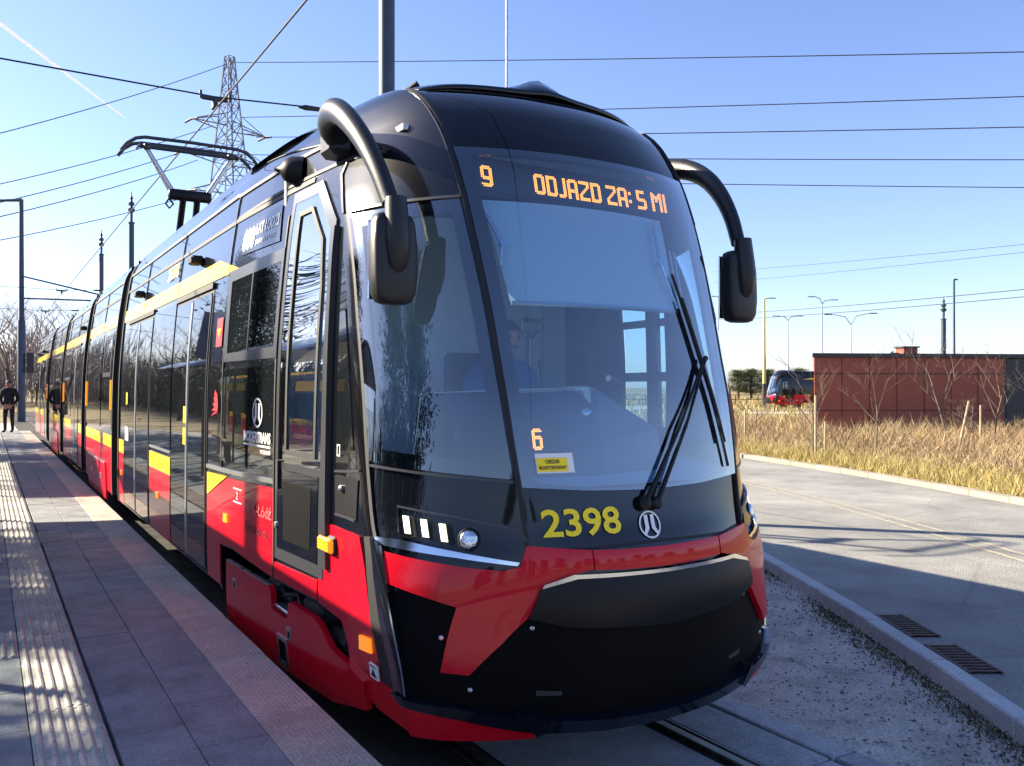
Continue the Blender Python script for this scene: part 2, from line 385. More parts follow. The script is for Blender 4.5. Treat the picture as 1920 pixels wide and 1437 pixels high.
def lettering(name, fn, body, x0, y0, x1, y1, mat, parent, off=.008, bold=.02, shear=0.):
    """text filling the rectangle (x0,y0)-(x1,y1) of the skin's own coordinates"""
    v, f = text2d(body, bold); v = v/v.max(0)
    a = x0+(x1-x0)*v[:, 0]; b = y0+(y1-y0)*v[:, 1]+shear*v[:, 0]
    P, N = nrm(fn, a, b); return mk(name, P+N*off, f, mat, parent)
def uy(y, z):
    by = float(cr(V, B['y'], z)); return -(2+min(1, max(0, (y-by)/(3.4-by))))
def U(pts): return [(uy(y, z), z) for y, z in pts]
cabR = flip(cab); sideR = flip(side)
# ================================================================== THE TRAM
tram = empty('tram')
tag(tram, 'long black and red low-floor tram with yellow stripe numbered 2398 standing at the platform', 'tram')
def sym(half): return half+[(-u, v) for u, v in half[::-1] if abs(u) > 1e-6]
WS_IN = sym([(-.88, 2.985), (-.895, 2.74), (-.895, 2.485), (-.895, 2.0), (-.89, 1.675), (-.885, 1.43), (-.675, 1.415), (-.435, 1.40), (0, 1.39)])
WS_OUT = sym([(-.975, 3.01), (-.98, 2.6), (-.98, 2.0), (-.98, 1.41), (-.5, 1.385), (0, 1.375)])
CO_IN = [(-1.885, 2.66), (-1.115, 2.68), (-1.095, 1.51), (-1.895, 1.565)]
CO_OUT = [(-1.985, 2.725), (-1.03, 2.74), (-1.02, 1.445), (-1.985, 1.505)]
neg = lambda P: [(-u, v) for u, v in P]
RWIN = [(-u, v) for u, v in U([(1.14, 2.44), (1.14, 1.60), (1.60, 1.60), (1.60, 2.44)])]
DGL = U([(1.38, 1.43), (2.01, 1.43), (1.99, 2.90), (1.66, 2.90), (1.38, 2.68), (1.36, 2.45)])
whl = U([(3.31, .40), (3.31, .72), (3.0, .735), (2.1, .69), (1.43, .69), (1.12, .66), (1.04, .56), (1.02, .40)])
outl = [(-3, 3.98), (-3, .42)]+whl+[(-2, .34), (-1.6, .335), (-1, .33), (0, .335), (1, .33), (1.6, .335), (2, .34)]+neg(whl)[::-1]+[(3, .42), (3, 3.98)]
shell = patch('cab_shell', cab, outl, M['black'], tram, 0, .02, .075, [WS_IN, CO_IN, neg(CO_IN), RWIN, DGL], wall=True)
ws = patch('windscreen', cab, WS_OUT, M['glass'], tram, .012, .01, .06, wall=False)
for s, c in ((-1, CO_OUT), (1, neg(CO_OUT))):
    patch('corner_window', cab, c, M['cornerglass'], tram, .012, .01, .06, wall=False)
rw = patch('side_window', cab, RWIN, M['glass'], tram, .004, .004, .08, wall=False)
strip('window_bar', cab, [(-uy(1.27, v), v) for v in (1.60, 2.0, 2.44)], .045, M['black'], rw, .01, .03)
strip('window_bar', cab, [(-uy(y, 2.27), 2.27) for y in (1.14, 1.4, 1.60)], .05, M['black'], rw, .01, .03)
strip('window_bar', cab, [(-uy(y, 1.92), 1.92) for y in (1.14, 1.4, 1.60)], .06, M['black'], rw, .01, .03)
for s in (-1, 1):                                                   # body seams
    strip('seam', cab, [(s*1.0, v) for v in np.arange(1.15, 3.5, .12)], .022, M['dark'], tram, .014, .02)
    strip('trim_line', cab, [(s*1.012, v) for v in np.arange(2.75, 3.42, .08)], .009, M['framegrey'], tram, .017, .02)
    strip('trim_line', cab, [(s*u, 2.752) for u in np.arange(1.02, 2.0, .12)], .014, M['framegrey'], tram, .012, .012)
    strip('trim_line', cab, [(s*u, 1.487-.06*(2-u)*.9) for u in np.arange(1.02, 2.0, .12)], .012, M['framegrey'], tram, .012, .012)
    strip('seam', cab, [(s*1.995, v) for v in np.arange(1.16, 2.76, .12)], .02, M['dark'], tram, .012, .02)
    strip('seam', cab, [(s*2.03, v) for v in np.arange(2.76, 3.02, .08)]+[(s*1.99, 3.06)], .012, M['framegrey'], tram, .01, .012)
    strip('seam', cab, [(s*u, 3.06+.03*math.sin((u-1.6)*2)) for u in np.arange(1.55, 3.0, .1)], .02, M['dark'], tram, .006, .01)
    strip('seam', cab, [(s*(1.52+.30*k), 3.06+.11*k) for k in np.arange(0, 4.01, .5)], .012, M['dark'], tram, .006, .01)
strip('seam', cab, [(u, 1.148-.015*abs(u)) for u in np.arange(-.97, .98, .15)], .012, M['dark'], tram, .006, .01)
# roof visor, hump and dark slot over the windscreen
patch('roof_slot', cab, [(-.90, 3.415), (-.5, 3.40), (0, 3.395), (.5, 3.40), (.93, 3.41), (.93, 3.445), (.5, 3.445), (0, 3.44), (-.5, 3.445)], M['recess'], tram, .003, .004, .08)
gv = G(); nu = 25
us = np.linspace(-.93, .97, nu)
rows = []
for (vv, dz) in ((3.437, .014), (3.445, .034), (3.52, .04), (3.7, .035), (3.95, .012)):
    P, N = nrm(cab, us, 0*us+vv); rows.append(P+np.stack([0*us, 0*us, (dz+.075*np.exp(-((us-.02)/.17)**2)*(1 if vv > 3.5 else .25))*(1-np.abs((us-.02)/.95)**6)+.002], -1))
vv_ = [tuple(p) for r in rows for p in r]; ff = [(i*nu+j, i*nu+j+1, (i+1)*nu+j+1, (i+1)*nu+j) for i in range(len(rows)-1) for j in range(nu-1)]
vis = mk('roof_visor', vv_, ff, M['black'], tram, True)
sd = vis.modifiers.new('thick', 'SOLIDIFY'); sd.thickness = .015; sd.offset = -1
# lower front
for s in (-1, 1):
    q = (lambda P: P) if s < 0 else neg
    box = patch('headlamp_cluster', cab, q([(-1.76, 1.305), (-1.365, 1.27), (-1.025, 1.22), (-1.005, 1.18), (-1.05, 1.125), (-1.39, 1.145), (-1.79, 1.18)]), M['sideglass'], tram, .012, .02, .05)
    for (u, v) in ((-1.71, 1.235), (-1.585, 1.225), (-1.465, 1.21)):
        patch('lamp_strip', cab, q([(u-.020, v-.038), (u+.020, v-.04), (u+.020, v+.036), (u-.020, v+.038)]), M['drl'], box, .018, .012, .03)
        patch('lamp_housing', cab, q([(u+.024, v-.052), (u+.062, v-.052), (u+.062, v+.038), (u+.024, v+.042)]), M['matte'], box, .014, .012, .03)
    strip('cluster_rim', cab, q([(-1.78, 1.20), (-1.765, 1.312), (-1.365, 1.278), (-1.02, 1.228), (-1.0, 1.18)]), .010, M['framegrey'], box, .018, .01)
    P, N = nrm(cab, np.array([s*1.315]), np.array([1.185]))
    G().lathe([(.044, -.01), (.052, .012), (.046, .02)], tuple(P[0]), 20, tuple(N[0])).build('lamp_bezel', M['matte'], box, auto=40)
    G().lathe([(.042, .0), (.042, .022), (.034, .030), (.018, .034)], tuple(P[0]), 20, tuple(N[0])).build('round_headlamp', M['lens'], box, auto=50)
    patch('camera_pod', cab, q([(-1.24, 1.165), (-1.13, 1.205), (-1.03, 1.205), (-1.02, 1.165), (-1.07, 1.13)]), M['lip'], box, .022, .02, .04)
    patch('chrome_blade', cab, q([(-2.005, 1.168), (-1.755, 1.165), (-1.4, 1.13), (-1.05, 1.092), (-1.065, 1.078), (-1.4, 1.106), (-1.91, 1.135)]), M['chrome'], tram, .03, .04, .06)
    patch('chrome_blade', cab, q([(-2.005, 1.166), (-1.925, 1.134), (-1.94, .945), (-1.965, .71), (-1.985, .515), (-2.03, .505), (-2.035, .755), (-2.02, .995)]), M['lip'], tram, .03, .04, .05)
    patch('chrome_edge', cab, q([(-1.945, 1.13), (-1.925, 1.13), (-1.938, .945), (-1.962, .71), (-1.983, .515), (-1.997, .515), (-1.977, .71), (-1.955, .945)]), M['chrome'], tram, .036, .01, .05)
    patch('front_seal', cab, q([(-2.055, 1.15), (-2.012, 1.15), (-2.03, .995), (-2.045, .755), (-2.04, .49), (-2.085, .50), (-2.095, .755), (-2.07, .995)]), M['dark'], tram, .014, .02, .06)
    patch('red_wing', cab, q([(-1.915, 1.112), (-1.405, 1.072), (-1.155, 1.057), (-1.05, 1.075), (-1.005, 1.16), (-.785, 1.142), (-.585, 1.128), (-.585, 1.055), (-.745, 1.033), (-1.015, .875), (-1.195, .75), (-1.425, .62), (-1.635, .63), (-1.445, .905), (-1.655, .94), (-1.955, .985)]), M['red'], tram, .03, .04, .05)
    patch('lower_skirt', cab, q([(-2.03, .475), (-1.55, .44), (-1.0, .375), (-1.0, .325), (-1.6, .33), (-2.0, .335)]), M['red'], tram, .02, .03, .06)
    for (u, v) in ((-1.01, .81), (-1.435, .55), (-1.59, .77)):
        P, N = nrm(cab, np.array([s*-u]), np.array([v])); G().lathe([(.011, .0), (.011, .01), (.006, .013)], tuple(P[0]), 10, tuple(N[0])).build('bolt', M['alu'], tram)
    patch('towing_flap', cab, q([(-1.0, .535), (-.82, .525), (-.82, .507), (-1.0, .512)]), M['framegrey'], tram, .004, .006, .05)
patch('grille', cab, sym([(-1.97, .56), (-1.95, .95), (-1.5, .95), (-1.0, 1.0), (0, 1.0)])+sym([(-1.95, .50), (-1.5, .48), (-1.0, .42), (0, .385)])[::-1], M['recess'], tram, .003, .004, .08)
patch('red_centre', cab, sym([(-.575, 1.128), (-.3, 1.122), (0, 1.12)])+sym([(-.575, 1.05), (-.3, 1.043), (0, 1.04)])[::-1], M['red'], tram, .028, .04, .05)
patch('chrome_brow', cab, sym([(-.93, 1.0), (-.735, 1.038), (0, 1.032)])+sym([(-.945, .985), (-.71, 1.02), (0, 1.016)])[::-1], M['chrome'], tram, .045, .05, .05)
def bumper_skin(u, v):
    P, N = nrm(cab, u, v); return P+N*(.026*np.sin(np.clip((v-.775)/.25, 0, 1)*np.pi)*(1-np.clip(np.abs(u)-.6, 0, .5)))[:, None]
patch('bumper', bumper_skin, sym([(-.955, .975), (-.72, 1.012), (0, 1.006)])+sym([(-1.03, .865), (-.785, .825), (-.2, .795), (0, .79)])[::-1], M['matte'], tram, .036, .06, .04)
patch('front_lip', cab, sym([(-2.03, .505), (-1.53, .485), (-1.08, .43), (-1.0, .425), (-.5, .40), (0, .39)])+sym([(-2.0, .475), (-1.53, .44), (-1.0, .37), (-.5, .35), (0, .34)])[::-1], M['lip'], tram, .05, .08, .05)
for s in (-1, 1):
    patch('lip_fin', cab, [(s*u, v) for u, v in ((-1.14, .445), (-1.03, .462), (-.93, .385), (-1.0, .365))], M['lip'], tram, .066, .07, .05)
# number, emblem, sticker on the front
lettering('fleet_number', cab, '2398', -.885, 1.19, -.30, 1.312, M['yvinyl'], tram, .008, .020)
emb = ring('emblem', cab, (-.05, 1.218), .062, .008, M['white'], tram, 1.55, .008)
for k in (-1, 1):
    patch('emblem_bar', cab, [(-.05+k*.012, 1.262), (-.05+k*.045, 1.262), (-.05+k*.045, 1.205), (-.05+k*.07, 1.178), (-.05+k*.055, 1.168), (-.05+k*.012, 1.2)], M['white'], emb, .008, .002, .03, wall=False)
st = patch('sticker', cab, [(-.865, 1.555), (-.60, 1.555), (-.60, 1.468), (-.865, 1.468)], M['white'], tram, .014, .002, .06, wall=False)
patch('sticker_field', cab, [(-.86, 1.535), (-.645, 1.535), (-.645, 1.475), (-.86, 1.475)], M['yvinyl'], st, .016, .002, .06, wall=False)
lettering('sticker_text', cab, 'OBSZAR', -.80, 1.510, -.70, 1.527, M['blackvinyl'], st, .018, .02)
lettering('sticker_text', cab, 'MONITOROWANY', -.848, 1.484, -.657, 1.500, M['blackvinyl'], st, .018, .02)
# wiper
P, N = nrm(cab, np.array([-.08, .02]), np.array([1.315, 1.31])); P = P+N*.03
tip = [nrm(cab, np.array([u]), np.array([v])) for u, v in ((.66, 1.97), (.70, 1.99))]
g = G()
for i in (0, 1): g.tube([P[i], (P[i]+tip[i][0][0])/2+N[i]*.05, tip[i][0][0]+tip[i][1][0]*.045], [.013, .009, .007], 8)
g.tube([tip[0][0][0]+tip[0][1][0]*.045, tip[1][0][0]+tip[1][1][0]*.045], .014, 8)
wip = g.build('wiper_arm', M['matte'], tram, auto=40)
bl = []
for t in np.linspace(0, 1, 9):
    u, v = .50+.34*t, 2.42-.97*t; p, n = nrm(cab, np.array([u]), np.array([v])); bl.append(tuple((p+n*.028)[0]))
G().tube(bl, .008, 6).tube([Vector(b)+Vector((0, -.014, 0)) for b in bl[1:-1]], .008, 6).build('wiper_blade', M['dark'], wip)
G().lathe([(.035, 0), (.035, .03), (.02, .04)], tuple(P[0]-N[0]*.03), 14, tuple(N[0])).lathe([(.03, 0), (.03, .03), (.02, .04)], tuple(P[1]-N[1]*.03), 14, tuple(N[1])).build('wiper_pivot', M['matte'], wip, auto=40)
# mirrors
for s in (-1, 1):
    pts = [(-.98, 1.42, 3.20), (-1.08, 1.34, 3.245), (-1.13, 1.18, 3.262), (-1.155, 1.0, 3.22), (-1.155, .84, 3.13), (-1.135, .70, 3.0), (-1.11, .59, 2.85), (-1.085, .51, 2.69)]
    rad = [.084, .075, .069, .063, .058, .053, .049, .046]
    P = np.array(pts); t = np.linspace(0, 1, len(P)); tt = np.linspace(0, 1, 26)
    sm = [(-s*cr(t, P[:, 0], a), cr(t, P[:, 1], a), cr(t, P[:, 2], a)) for a in tt]; rs = [float(cr(t, np.array(rad), a)) for a in tt]
    arm = G().tube(sm, rs, 18, squash=.82).build('mirror_arm', M['mirror'], tram, auto=50)
    G().box((-s*-1.0+0, 1.45, 3.185), (.14, .2, .15), 0, .03).build('arm_foot', M['mirror'], arm, auto=30)
    # housing: tapered rounded block
    cx, cy = -s*-1.077, .50
    prof = [(2.225, .05, .055), (2.235, .078, .08), (2.27, .098, .098), (2.35, .107, .105), (2.50, .107, .10), (2.59, .099, .09), (2.622, .088, .078), (2.635, .065, .055)]
    vv = []; n = 20
    for z, a, b in prof:
        for j in range(n):
            w = 2*math.pi*j/n; c_, s_ = math.cos(w), math.sin(w); e = .45
            vv.append((cx+a*math.copysign(abs(c_)**e, c_), cy+.02*(2.43-z)*-1+b*.62*math.copysign(abs(s_)**e, s_), z))
    ff = [(i*n+j, i*n+(j+1) % n, (i+1)*n+(j+1) % n, (i+1)*n+j) for i in range(len(prof)-1) for j in range(n)]+[tuple(range(n-1, -1, -1)), tuple(range((len(prof)-1)*n, len(prof)*n))]
    hs = mk('mirror_housing', vv, ff, M['mirror'], tram, True); hs.data.set_sharp_from_angle(angle=R(50))
    G().tube([(cx, cy-.035, 2.70), (cx, cy-.045, 2.60), (cx, cy-.06, 2.50), (cx, cy-.055, 2.40), (cx, cy-.03, 2.345)], [.05, .056, .058, .047, .012], 14).build('mirror_neck', M['mirror'], hs, auto=50)
    G().box((cx, cy+.062, 2.43), (.19, .008, .36), 0, .003).build('mirror_glass', M['chrome'], hs)
# ---- platform side of the leading car
for s, fs, fc in ((-1, side, cab), (1, sideR, cab)):
    q = (lambda P: P) if s < 0 else neg
    patch('side_panel', fc, q([(-2.09, 1.135)]+U([(1.0, 1.135), (1.33, 1.14), (1.40, .81), (1.40, .70), (1.10, .665), (1.03, .56), (1.01, .42)])+[(-2.12, .335), (-2.0, .335), (-2.05, .48), (-2.10, .755), (-2.085, .995)]), M['red'], tram, .008, .012, .06)
    patch('side_panel', fs, [(3.75, 1.03), (3.75, .43), (3.33, .43), (3.32, .73), (3.0, .745), (2.12, .70), (2.12, 1.24), (3.12, 1.215)], M['red'], tram, .008, .012, .08)
    patch('yellow_flash', fs, [(3.75, 1.21), (3.14, 1.225), (3.75, 1.04)], M['yellow'], tram, .008, .012, .08)
    patch('side_panel', fs, [(2.10, .80), (1.42, .81), (1.42, .705), (2.10, .705)], M['red'], tram, .008, .012, .08)
    # hanging bogie cover, proud of the body
    fl = patch('bogie_cover', fs, [(3.06, .66), (2.14, .655), (2.10, .63), (2.09, .535), (2.06, .52), (1.86, .515), (1.82, .53), (1.80, .61), (1.77, .625), (1.42, .615), (1.34, .59), (1.20, .50), (.98, .47), (.80, .44), (.80, .30), (1.2, .22), (2.0, .20), (3.10, .20)], M['red'], tram, .03, .035, .07)
    patch('cover_edge', fs, [(3.05, .664), (2.14, .659), (2.14, .652), (3.05, .657)], M['alu'], fl, .032, .03, .07)
    for yy, zz in ((2.86, .53), (1.80, .44)):
        patch('catch', fs, [(yy+.035, zz+.035), (yy-.035, zz+.035), (yy-.035, zz-.035), (yy+.035, zz-.035)], M['alu'], fl, .034, .006, .05, [[(yy+.02, zz+.012), (yy-.02, zz+.012), (yy-.02, zz-.028), (yy+.02, zz-.028)]])
        patch('catch_recess', fs, [(yy+.02, zz+.012), (yy-.02, zz+.012), (yy-.02, zz-.028), (yy+.02, zz-.028)], M['recess'], fl, .032, .004, .05)
    patch('foot_step', fs, [(2.0, .40), (1.84, .395), (1.84, .215), (2.0, .22)], M['alu'], fl, .036, .01, .05, [[(1.98, .375), (1.86, .37), (1.86, .25), (1.98, .255)]])
    patch('step_recess', fs, [(1.98, .375), (1.86, .37), (1.86, .25), (1.98, .255)], M['recess'], fl, .031, .004, .05)
    # indicator lamps
    P, N = nrm(fs, np.array([1.235]), np.array([1.035]))
    ind = G().box(tuple(P[0]+N[0]*.02), (.05, .19, .075), 0, .012).build('indicator', M['amber'], tram, auto=30)
    for k in range(4): G().box(tuple(P[0]+N[0]*.046+np.array([0, 0, -.024+k*.016])), (.004, .16, .005)).build('lens_rib', M['amber'], ind)
    G().box(tuple(P[0]+N[0]*.006), (.03, .21, .095), 0, .01).build('lamp_base', M['dark'], ind)
    patch('reflector', fc, q(U([(.84, .655), (.70, .67)])+U([(.70, .60), (.85, .585)])), M['amber'], tram, .02, .012, .04)
for (yy, zz) in ((3.14, .935), (5.02+.95, .80), (8.62, .80)):
    patch('reflector', side, [(yy+.05, zz+.03), (yy-.05, zz+.03), (yy-.05, zz-.03), (yy+.05, zz-.03)], M['amber'], tram, .02, .012, .05)
# wheel well, bogie and step seen above the cover
for s in (-1, 1):
    G().box((s*.93, 2.15, .56), (.02, 2.6, .5)).box((s*.97, 2.15, .80), (.12, 2.4, .02)).build('wheel_well', M['recess'], tram)
    bo = G().tube([(s*1.0, 3.0, .50), (s*1.0, 1.2, .50)], .05, 8).box((s*1.03, 2.3, .60), (.16, .25, .10), 0, .02).box((s*1.02, 1.62, .60), (.14, .3, .12), 0, .02).build('bogie_frame', M['bogie'], tram)
    G().tube([(s*1.08, 2.2, .62), (s*1.1, 2.05, .60), (s*1.07, 1.9, .63), (s*1.1, 1.75, .58)], .016, 6).tube([(s*1.06, 2.4, .6), (s*1.1, 2.2, .57), (s*1.09, 1.95, .59)], .014, 6).build('hose', M['dark'], bo)
    G().box((s*1.09, 1.95, .545), (.15, .26, .02), 0, .004).box((s*1.02, 1.72, .63), (.02, .3, .12)).build('tread_plate', M['alu'], bo)
    for yy in (1.55, 2.95):
        G().lathe([(.05, -.07), (.31, -.07), (.33, -.05), (.33, .04), (.28, .05), (.1, .06)], (s*.62, yy, .33), 24, (s, 0, 0)).build('wheel', M['steel'], tram, auto=40)
# driver's door
dr = patch('driver_door', side, [(1.33, .83), (2.08, .83), (2.06, 3.02), (1.62, 3.02), (1.28, 2.74), (1.26, 2.49), (1.30, 1.6)], M['framegrey'], tram, .012, .02, .07, [[(1.36, 1.41), (2.03, 1.41), (2.01, 2.95), (1.65, 2.95), (1.36, 2.70), (1.34, 2.45)]])
patch('door_panel', side, [(1.40, .90), (2.03, .90), (2.03, 1.37), (1.38, 1.37)], M['black'], dr, .016, .006, .07)
patch('door_inset', side, [(1.50, .96), (1.92, .96), (1.92, 1.30), (1.48, 1.30)], M['recess'], dr, .018, .006, .07)
patch('door_glass', side, [(1.36, 1.41), (2.03, 1.41), (2.01, 2.95), (1.65, 2.95), (1.36, 2.70), (1.34, 2.45)], M['cornerglass'], dr, .010, .006, .06, wall=False)
patch('glass_frame', side, [(1.42, 1.46), (1.90, 1.46), (1.90, 2.88), (1.68, 2.88), (1.44, 2.66), (1.40, 2.4)], M['dark'], dr, .02, .006, .06, [[(1.45, 1.49), (1.87, 1.49), (1.87, 2.85), (1.69, 2.85), (1.47, 2.65), (1.43, 2.4)]])
strip('door_rail', side, [(1.27, z) for z in np.arange(.9, 2.75, .15)], .05, M['framegrey'], dr, .03, .03)
patch('door_handle', side, [(2.02, 1.42), (1.985, 1.42), (1.985, 1.25), (2.02, 1.25)], M['dark'], dr, .03, .02, .05)
G().lathe([(.02, 0), (.02, .012), (.012, .014)], tuple(side(np.array([2.04]), np.array([1.03]))[0]+np.array([-.012, 0, 0])), 12, (-1, 0, 0)).build('door_lock', M['alu'], dr)
tri = patch('quarter_light', side, [(1.16, 1.52), (.92, 1.54), (1.08, 2.25), (1.14, 2.25)], M['sideglass'], tram, .006, .006, .06)
patch('service_hatch', side, [(1.16, 1.20), (.86, 1.20), (.84, 1.40), (1.17, 1.40)], M['matte'], tram, .006, .006, .06)
strip('hatch_edge', side, [(1.17, 1.42), (1.0, 1.43), (.82, 1.45)], .012, M['framegrey'], tram, .009, .01)
strip('hatch_edge', side, [(1.16, 1.20), (1.0, 1.20), (.88, 1.20)], .012, M['framegrey'], tram, .009, .01)
P, N = nrm(side, np.array([1.06]), np.array([1.34])); G().lathe([(.018, 0), (.018, .02), (.008, .028)], tuple(P[0]), 12, tuple(N[0])).build('service_knob', M['alu'], tram)
lb = patch('white_label', side, [(1.13, 1.56), (1.09, 1.56), (1.09, 1.50), (1.13, 1.50)], M['white'], tram, .012, .002, .05, [[(1.124, 1.553), (1.096, 1.553), (1.096, 1.507), (1.124, 1.507)]])
P, N = nrm(cab, np.array([-2.075]), np.array([.535]))
jk = patch('jack_sign', cab, [(-2.115, .565), (-2.085, .565), (-2.085, .50), (-2.115, .50)], M['white'], tram, .032, .01, .04)
patch('jack_mark', cab, [(-2.111, .51), (-2.100, .548), (-2.089, .51)], M['blackvinyl'], jk, .034, .002, .04)
patch('jack_mark', cab, [(-2.111, .56), (-2.089, .56), (-2.089, .554), (-2.111, .554)], M['blackvinyl'], jk, .034, .002, .04)
# cab side window with sliding pane, and glazed panel below it
wd = patch('sliding_window', side, [(3.30, 2.68), (3.26, 2.03), (2.10, 2.03), (2.10, 2.70)], M['framegrey'], tram, .014, .018, .08, [[(3.20, 2.60), (3.18, 2.09), (2.16, 2.10), (2.14, 2.62)]])
patch('pane', side, [(3.20, 2.60), (3.18, 2.09), (2.70, 2.09), (2.70, 2.61)], M['sideglass'], wd, .006, .006, .08)
patch('pane', side, [(2.69, 2.61), (2.69, 2.09), (2.16, 2.10), (2.14, 2.62)], M['sideglass'], wd, .011, .006, .08)
strip('pane_bar', side, [(2.695, 2.09), (2.695, 2.3), (2.695, 2.61)], .022, M['framegrey'], wd, .014, .01)
lg = patch('glazed_panel', side, [(3.27, 1.98), (3.33, 1.33), (2.12, 1.32), (2.10, 1.98)], M['sideglass'], tram, .008, .008, .08)
strip('trim_line', side, [(3.78, 1.255), (3.0, 1.265), (2.12, 1.28)], .028, M['alu'], tram, .010, .012)
strip('seam', side, [(3.30, z) for z in np.arange(1.28, 2.7, .2)], .014, M['dark'], tram, .009, .01)
strip('seam', side, [(2.115, z) for z in np.arange(.70, 3.0, .2)], .018, M['dark'], tram, .010, .01)
# writing on the cab side
e2 = ring('maker_emblem', side, (2.43, 1.69), .095, .013, M['white'], tram, 1.05, .012)
for k in (-1, 1):
    patch('emblem_bar', side, [(2.43+k*.014, 1.75), (2.43+k*.05, 1.75), (2.43+k*.048, 1.67), (2.43+k*.075, 1.63), (2.43+k*.05, 1.62), (2.43+k*.014, 1.66)], M['white'], e2, .012, .002, .04, wall=False)
lettering('maker_name', side, 'MODERTRANS', 2.71, 1.50, 2.17, 1.57, M['white'], tram, .012, .03)
strip('maker_rule', side, [(2.71, 1.482), (2.4, 1.482), (2.17, 1.482)], .012, M['white'], tram, .012, .002)
lettering('maker_town', side, 'POZNAŃ', 2.36, 1.435, 2.17, 1.468, M['white'], tram, .012, .02)
lettering('operator_name', side, 'MPK-Łódź', 2.68, 1.04, 2.14, 1.12, pm('faded_lettering', (.62, .10, .11), .4), tram, .012, .02)
lettering('operator_name', side, 'Sp.z o.o.', 2.68, .90, 2.20, .98, pm('dark_lettering', (.20, .02, .03), .4), tram, .012, .02)
for zz in (1.165, 1.075): strip('load_mark', side, [(2.95, zz), (2.85, zz), (2.75, zz)], .008, M['white'], tram, .012, .002)
lettering('load_mark', side, '2', 2.88, 1.095, 2.84, 1.145, M['white'], tram, .012, .0)
an = patch('anniversary_film', side, [(3.10, 2.97), (2.28, 3.0), (2.24, 2.76), (3.06, 2.77)], pm('pale_film', (.06, .07, .085), .08), tram, .007, .002, .08, wall=False)
lettering('anniversary_text', side, '600', 3.05, 2.79, 2.78, 2.95, M['white'], an, .010, .06)
lettering('anniversary_text', side, 'LAT ŁODZI', 2.76, 2.87, 2.30, 2.95, M['white'], an, .010, .04)
for k in range(11): patch('small_print', side, [(2.74-.037*k, 2.835), (2.72-.037*k, 2.835), (2.72-.037*k, 2.80+.006*(k % 3)), (2.74-.037*k, 2.80+.006*(k % 2))], M['white'], an, .010, .001, .05, wall=False)
# leaf-shaped red mark and red wrap on the pillar between window and door
for k in range(6):
    a = R(40+k*22); c = (3.52, 1.70)
    patch('red_plume', side, [(3.40, 1.66+.012*k), (3.47+.05*math.cos(a), 1.70+.10*math.sin(a-1.0)), (3.56+.07*math.cos(a), 1.71+.13*math.sin(a-1.3)), (3.48, 1.66+.016*k)], M['redvinyl'], tram, .012, .002, .05, wall=False)
rs = patch('red_notice', side, [(3.56, 2.36), (3.38, 2.36), (3.38, 2.15), (3.56, 2.15)], M['redvinyl'], tram, .009, .002, .06)
patch('notice_mark', side, [(3.53, 2.28), (3.41, 2.28), (3.47, 2.22)], M['yvinyl'], rs, .012, .002, .06, wall=False)
# ---- car bodies behind the cab
ZP = [.42, .55, .8, 1.2, 1.6, 2.0, 2.3, 2.6, 2.8, 2.95, 3.05, 3.15, 3.25, 3.32, 3.38, 3.43, 3.47]
def body(name, y0, y1, sc0=1., sc1=1., n=2):
    prof = [(-float(barrel(z)), z) for z in ZP]+[(-.6, 3.495), (0, 3.51), (.6, 3.495)]+[(float(barrel(z)), z) for z in ZP[::-1]]
    v = []; f = []; k = len(prof)
    for i in range(n+1):
        t = i/n; y = y0+(y1-y0)*t; sc = sc0+(sc1-sc0)*t
        v += [(x*sc, y, z) for x, z in prof]
    for i in range(n):
        for j in range(k-1): f.append((i*k+j, i*k+j+1, (i+1)*k+j+1, (i+1)*k+j))
        f.append((i*k+k-1, i*k, (i+1)*k, (i+1)*k+k-1))
    f += [tuple(range(k)), tuple(range((n+1)*k-1, n*k-1, -1))]
    o = mk(name, v, f, M['black'], tram, True); o.data.set_sharp_from_angle(angle=R(35)); return o
MODS = [(3.39, 8.9), (9.6, 13.15), (13.85, 18.1), (18.8, 22.95), (23.65, 30.2)]
for i, (a, b) in enumerate(MODS): body('car_body', a, b)
tail = body('tail_end', 30.2, 31.3, 1, .86)
for a, b in zip(MODS[:-1], MODS[1:]):                               # concertina joints
    v = []; f = []; y0, y1 = a[1], b[0]; nr = 9
    prof = [(-float(barrel(z)), z) for z in ZP]+[(-.6, 3.495), (.6, 3.495)]+[(float(barrel(z)), z) for z in ZP[::-1]]; k = len(prof)
    for i in range(2*nr+1):
        y = y0+(y1-y0)*i/(2*nr); sc = .975 if i % 2 else .945
        v += [(x*sc, y, .45+(z-.45)*(1.0 if i % 2 else .99)) for x, z in prof]
    for i in range(2*nr):
        for j in range(k-1): f.append((i*k+j, i*k+j+1, (i+1)*k+j+1, (i+1)*k+j))
    mk('bellows', v, f, M['bellow'], tram, False)
    for e, d in ((y0, .05), (y1-.05, .05)):
        o = body('end_frame', e, e+.05, 1.012, 1.012, 1); o.data.materials[0] = M['dark']
for s, fs in ((-1, side), (1, sideR)):
    for mi, (a, b) in enumerate(MODS):
        a2 = a if mi else 1.75; yy = list(np.linspace(a2+.02, b-.02, 6))
        strip('roof_gutter', fs, [(y, 3.055) for y in yy], .030, M['dark'], tram, .006, .02)
        strip('roof_gutter', fs, [(y, 3.265) for y in yy], .030, M['dark'], tram, .008, .02)
        yb = [(3.03, 2.675), (3.70, 2.815)] if mi == 0 else [(a+.02, 2.665), (a+.02, 2.81)]
        patch('yellow_band', fs, [yb[0], yb[1], (b-.02, 2.81), (b-.02, 2.665)], M['yellow'], tram, .007, .008, .25)
        for y in np.arange(a2+1.6, b-.5, 2.0): strip('seam', fs, [(y, z) for z in (2.66, 2.9, 3.1, 3.25)], .008, M['dark'], tram, .009, .008)
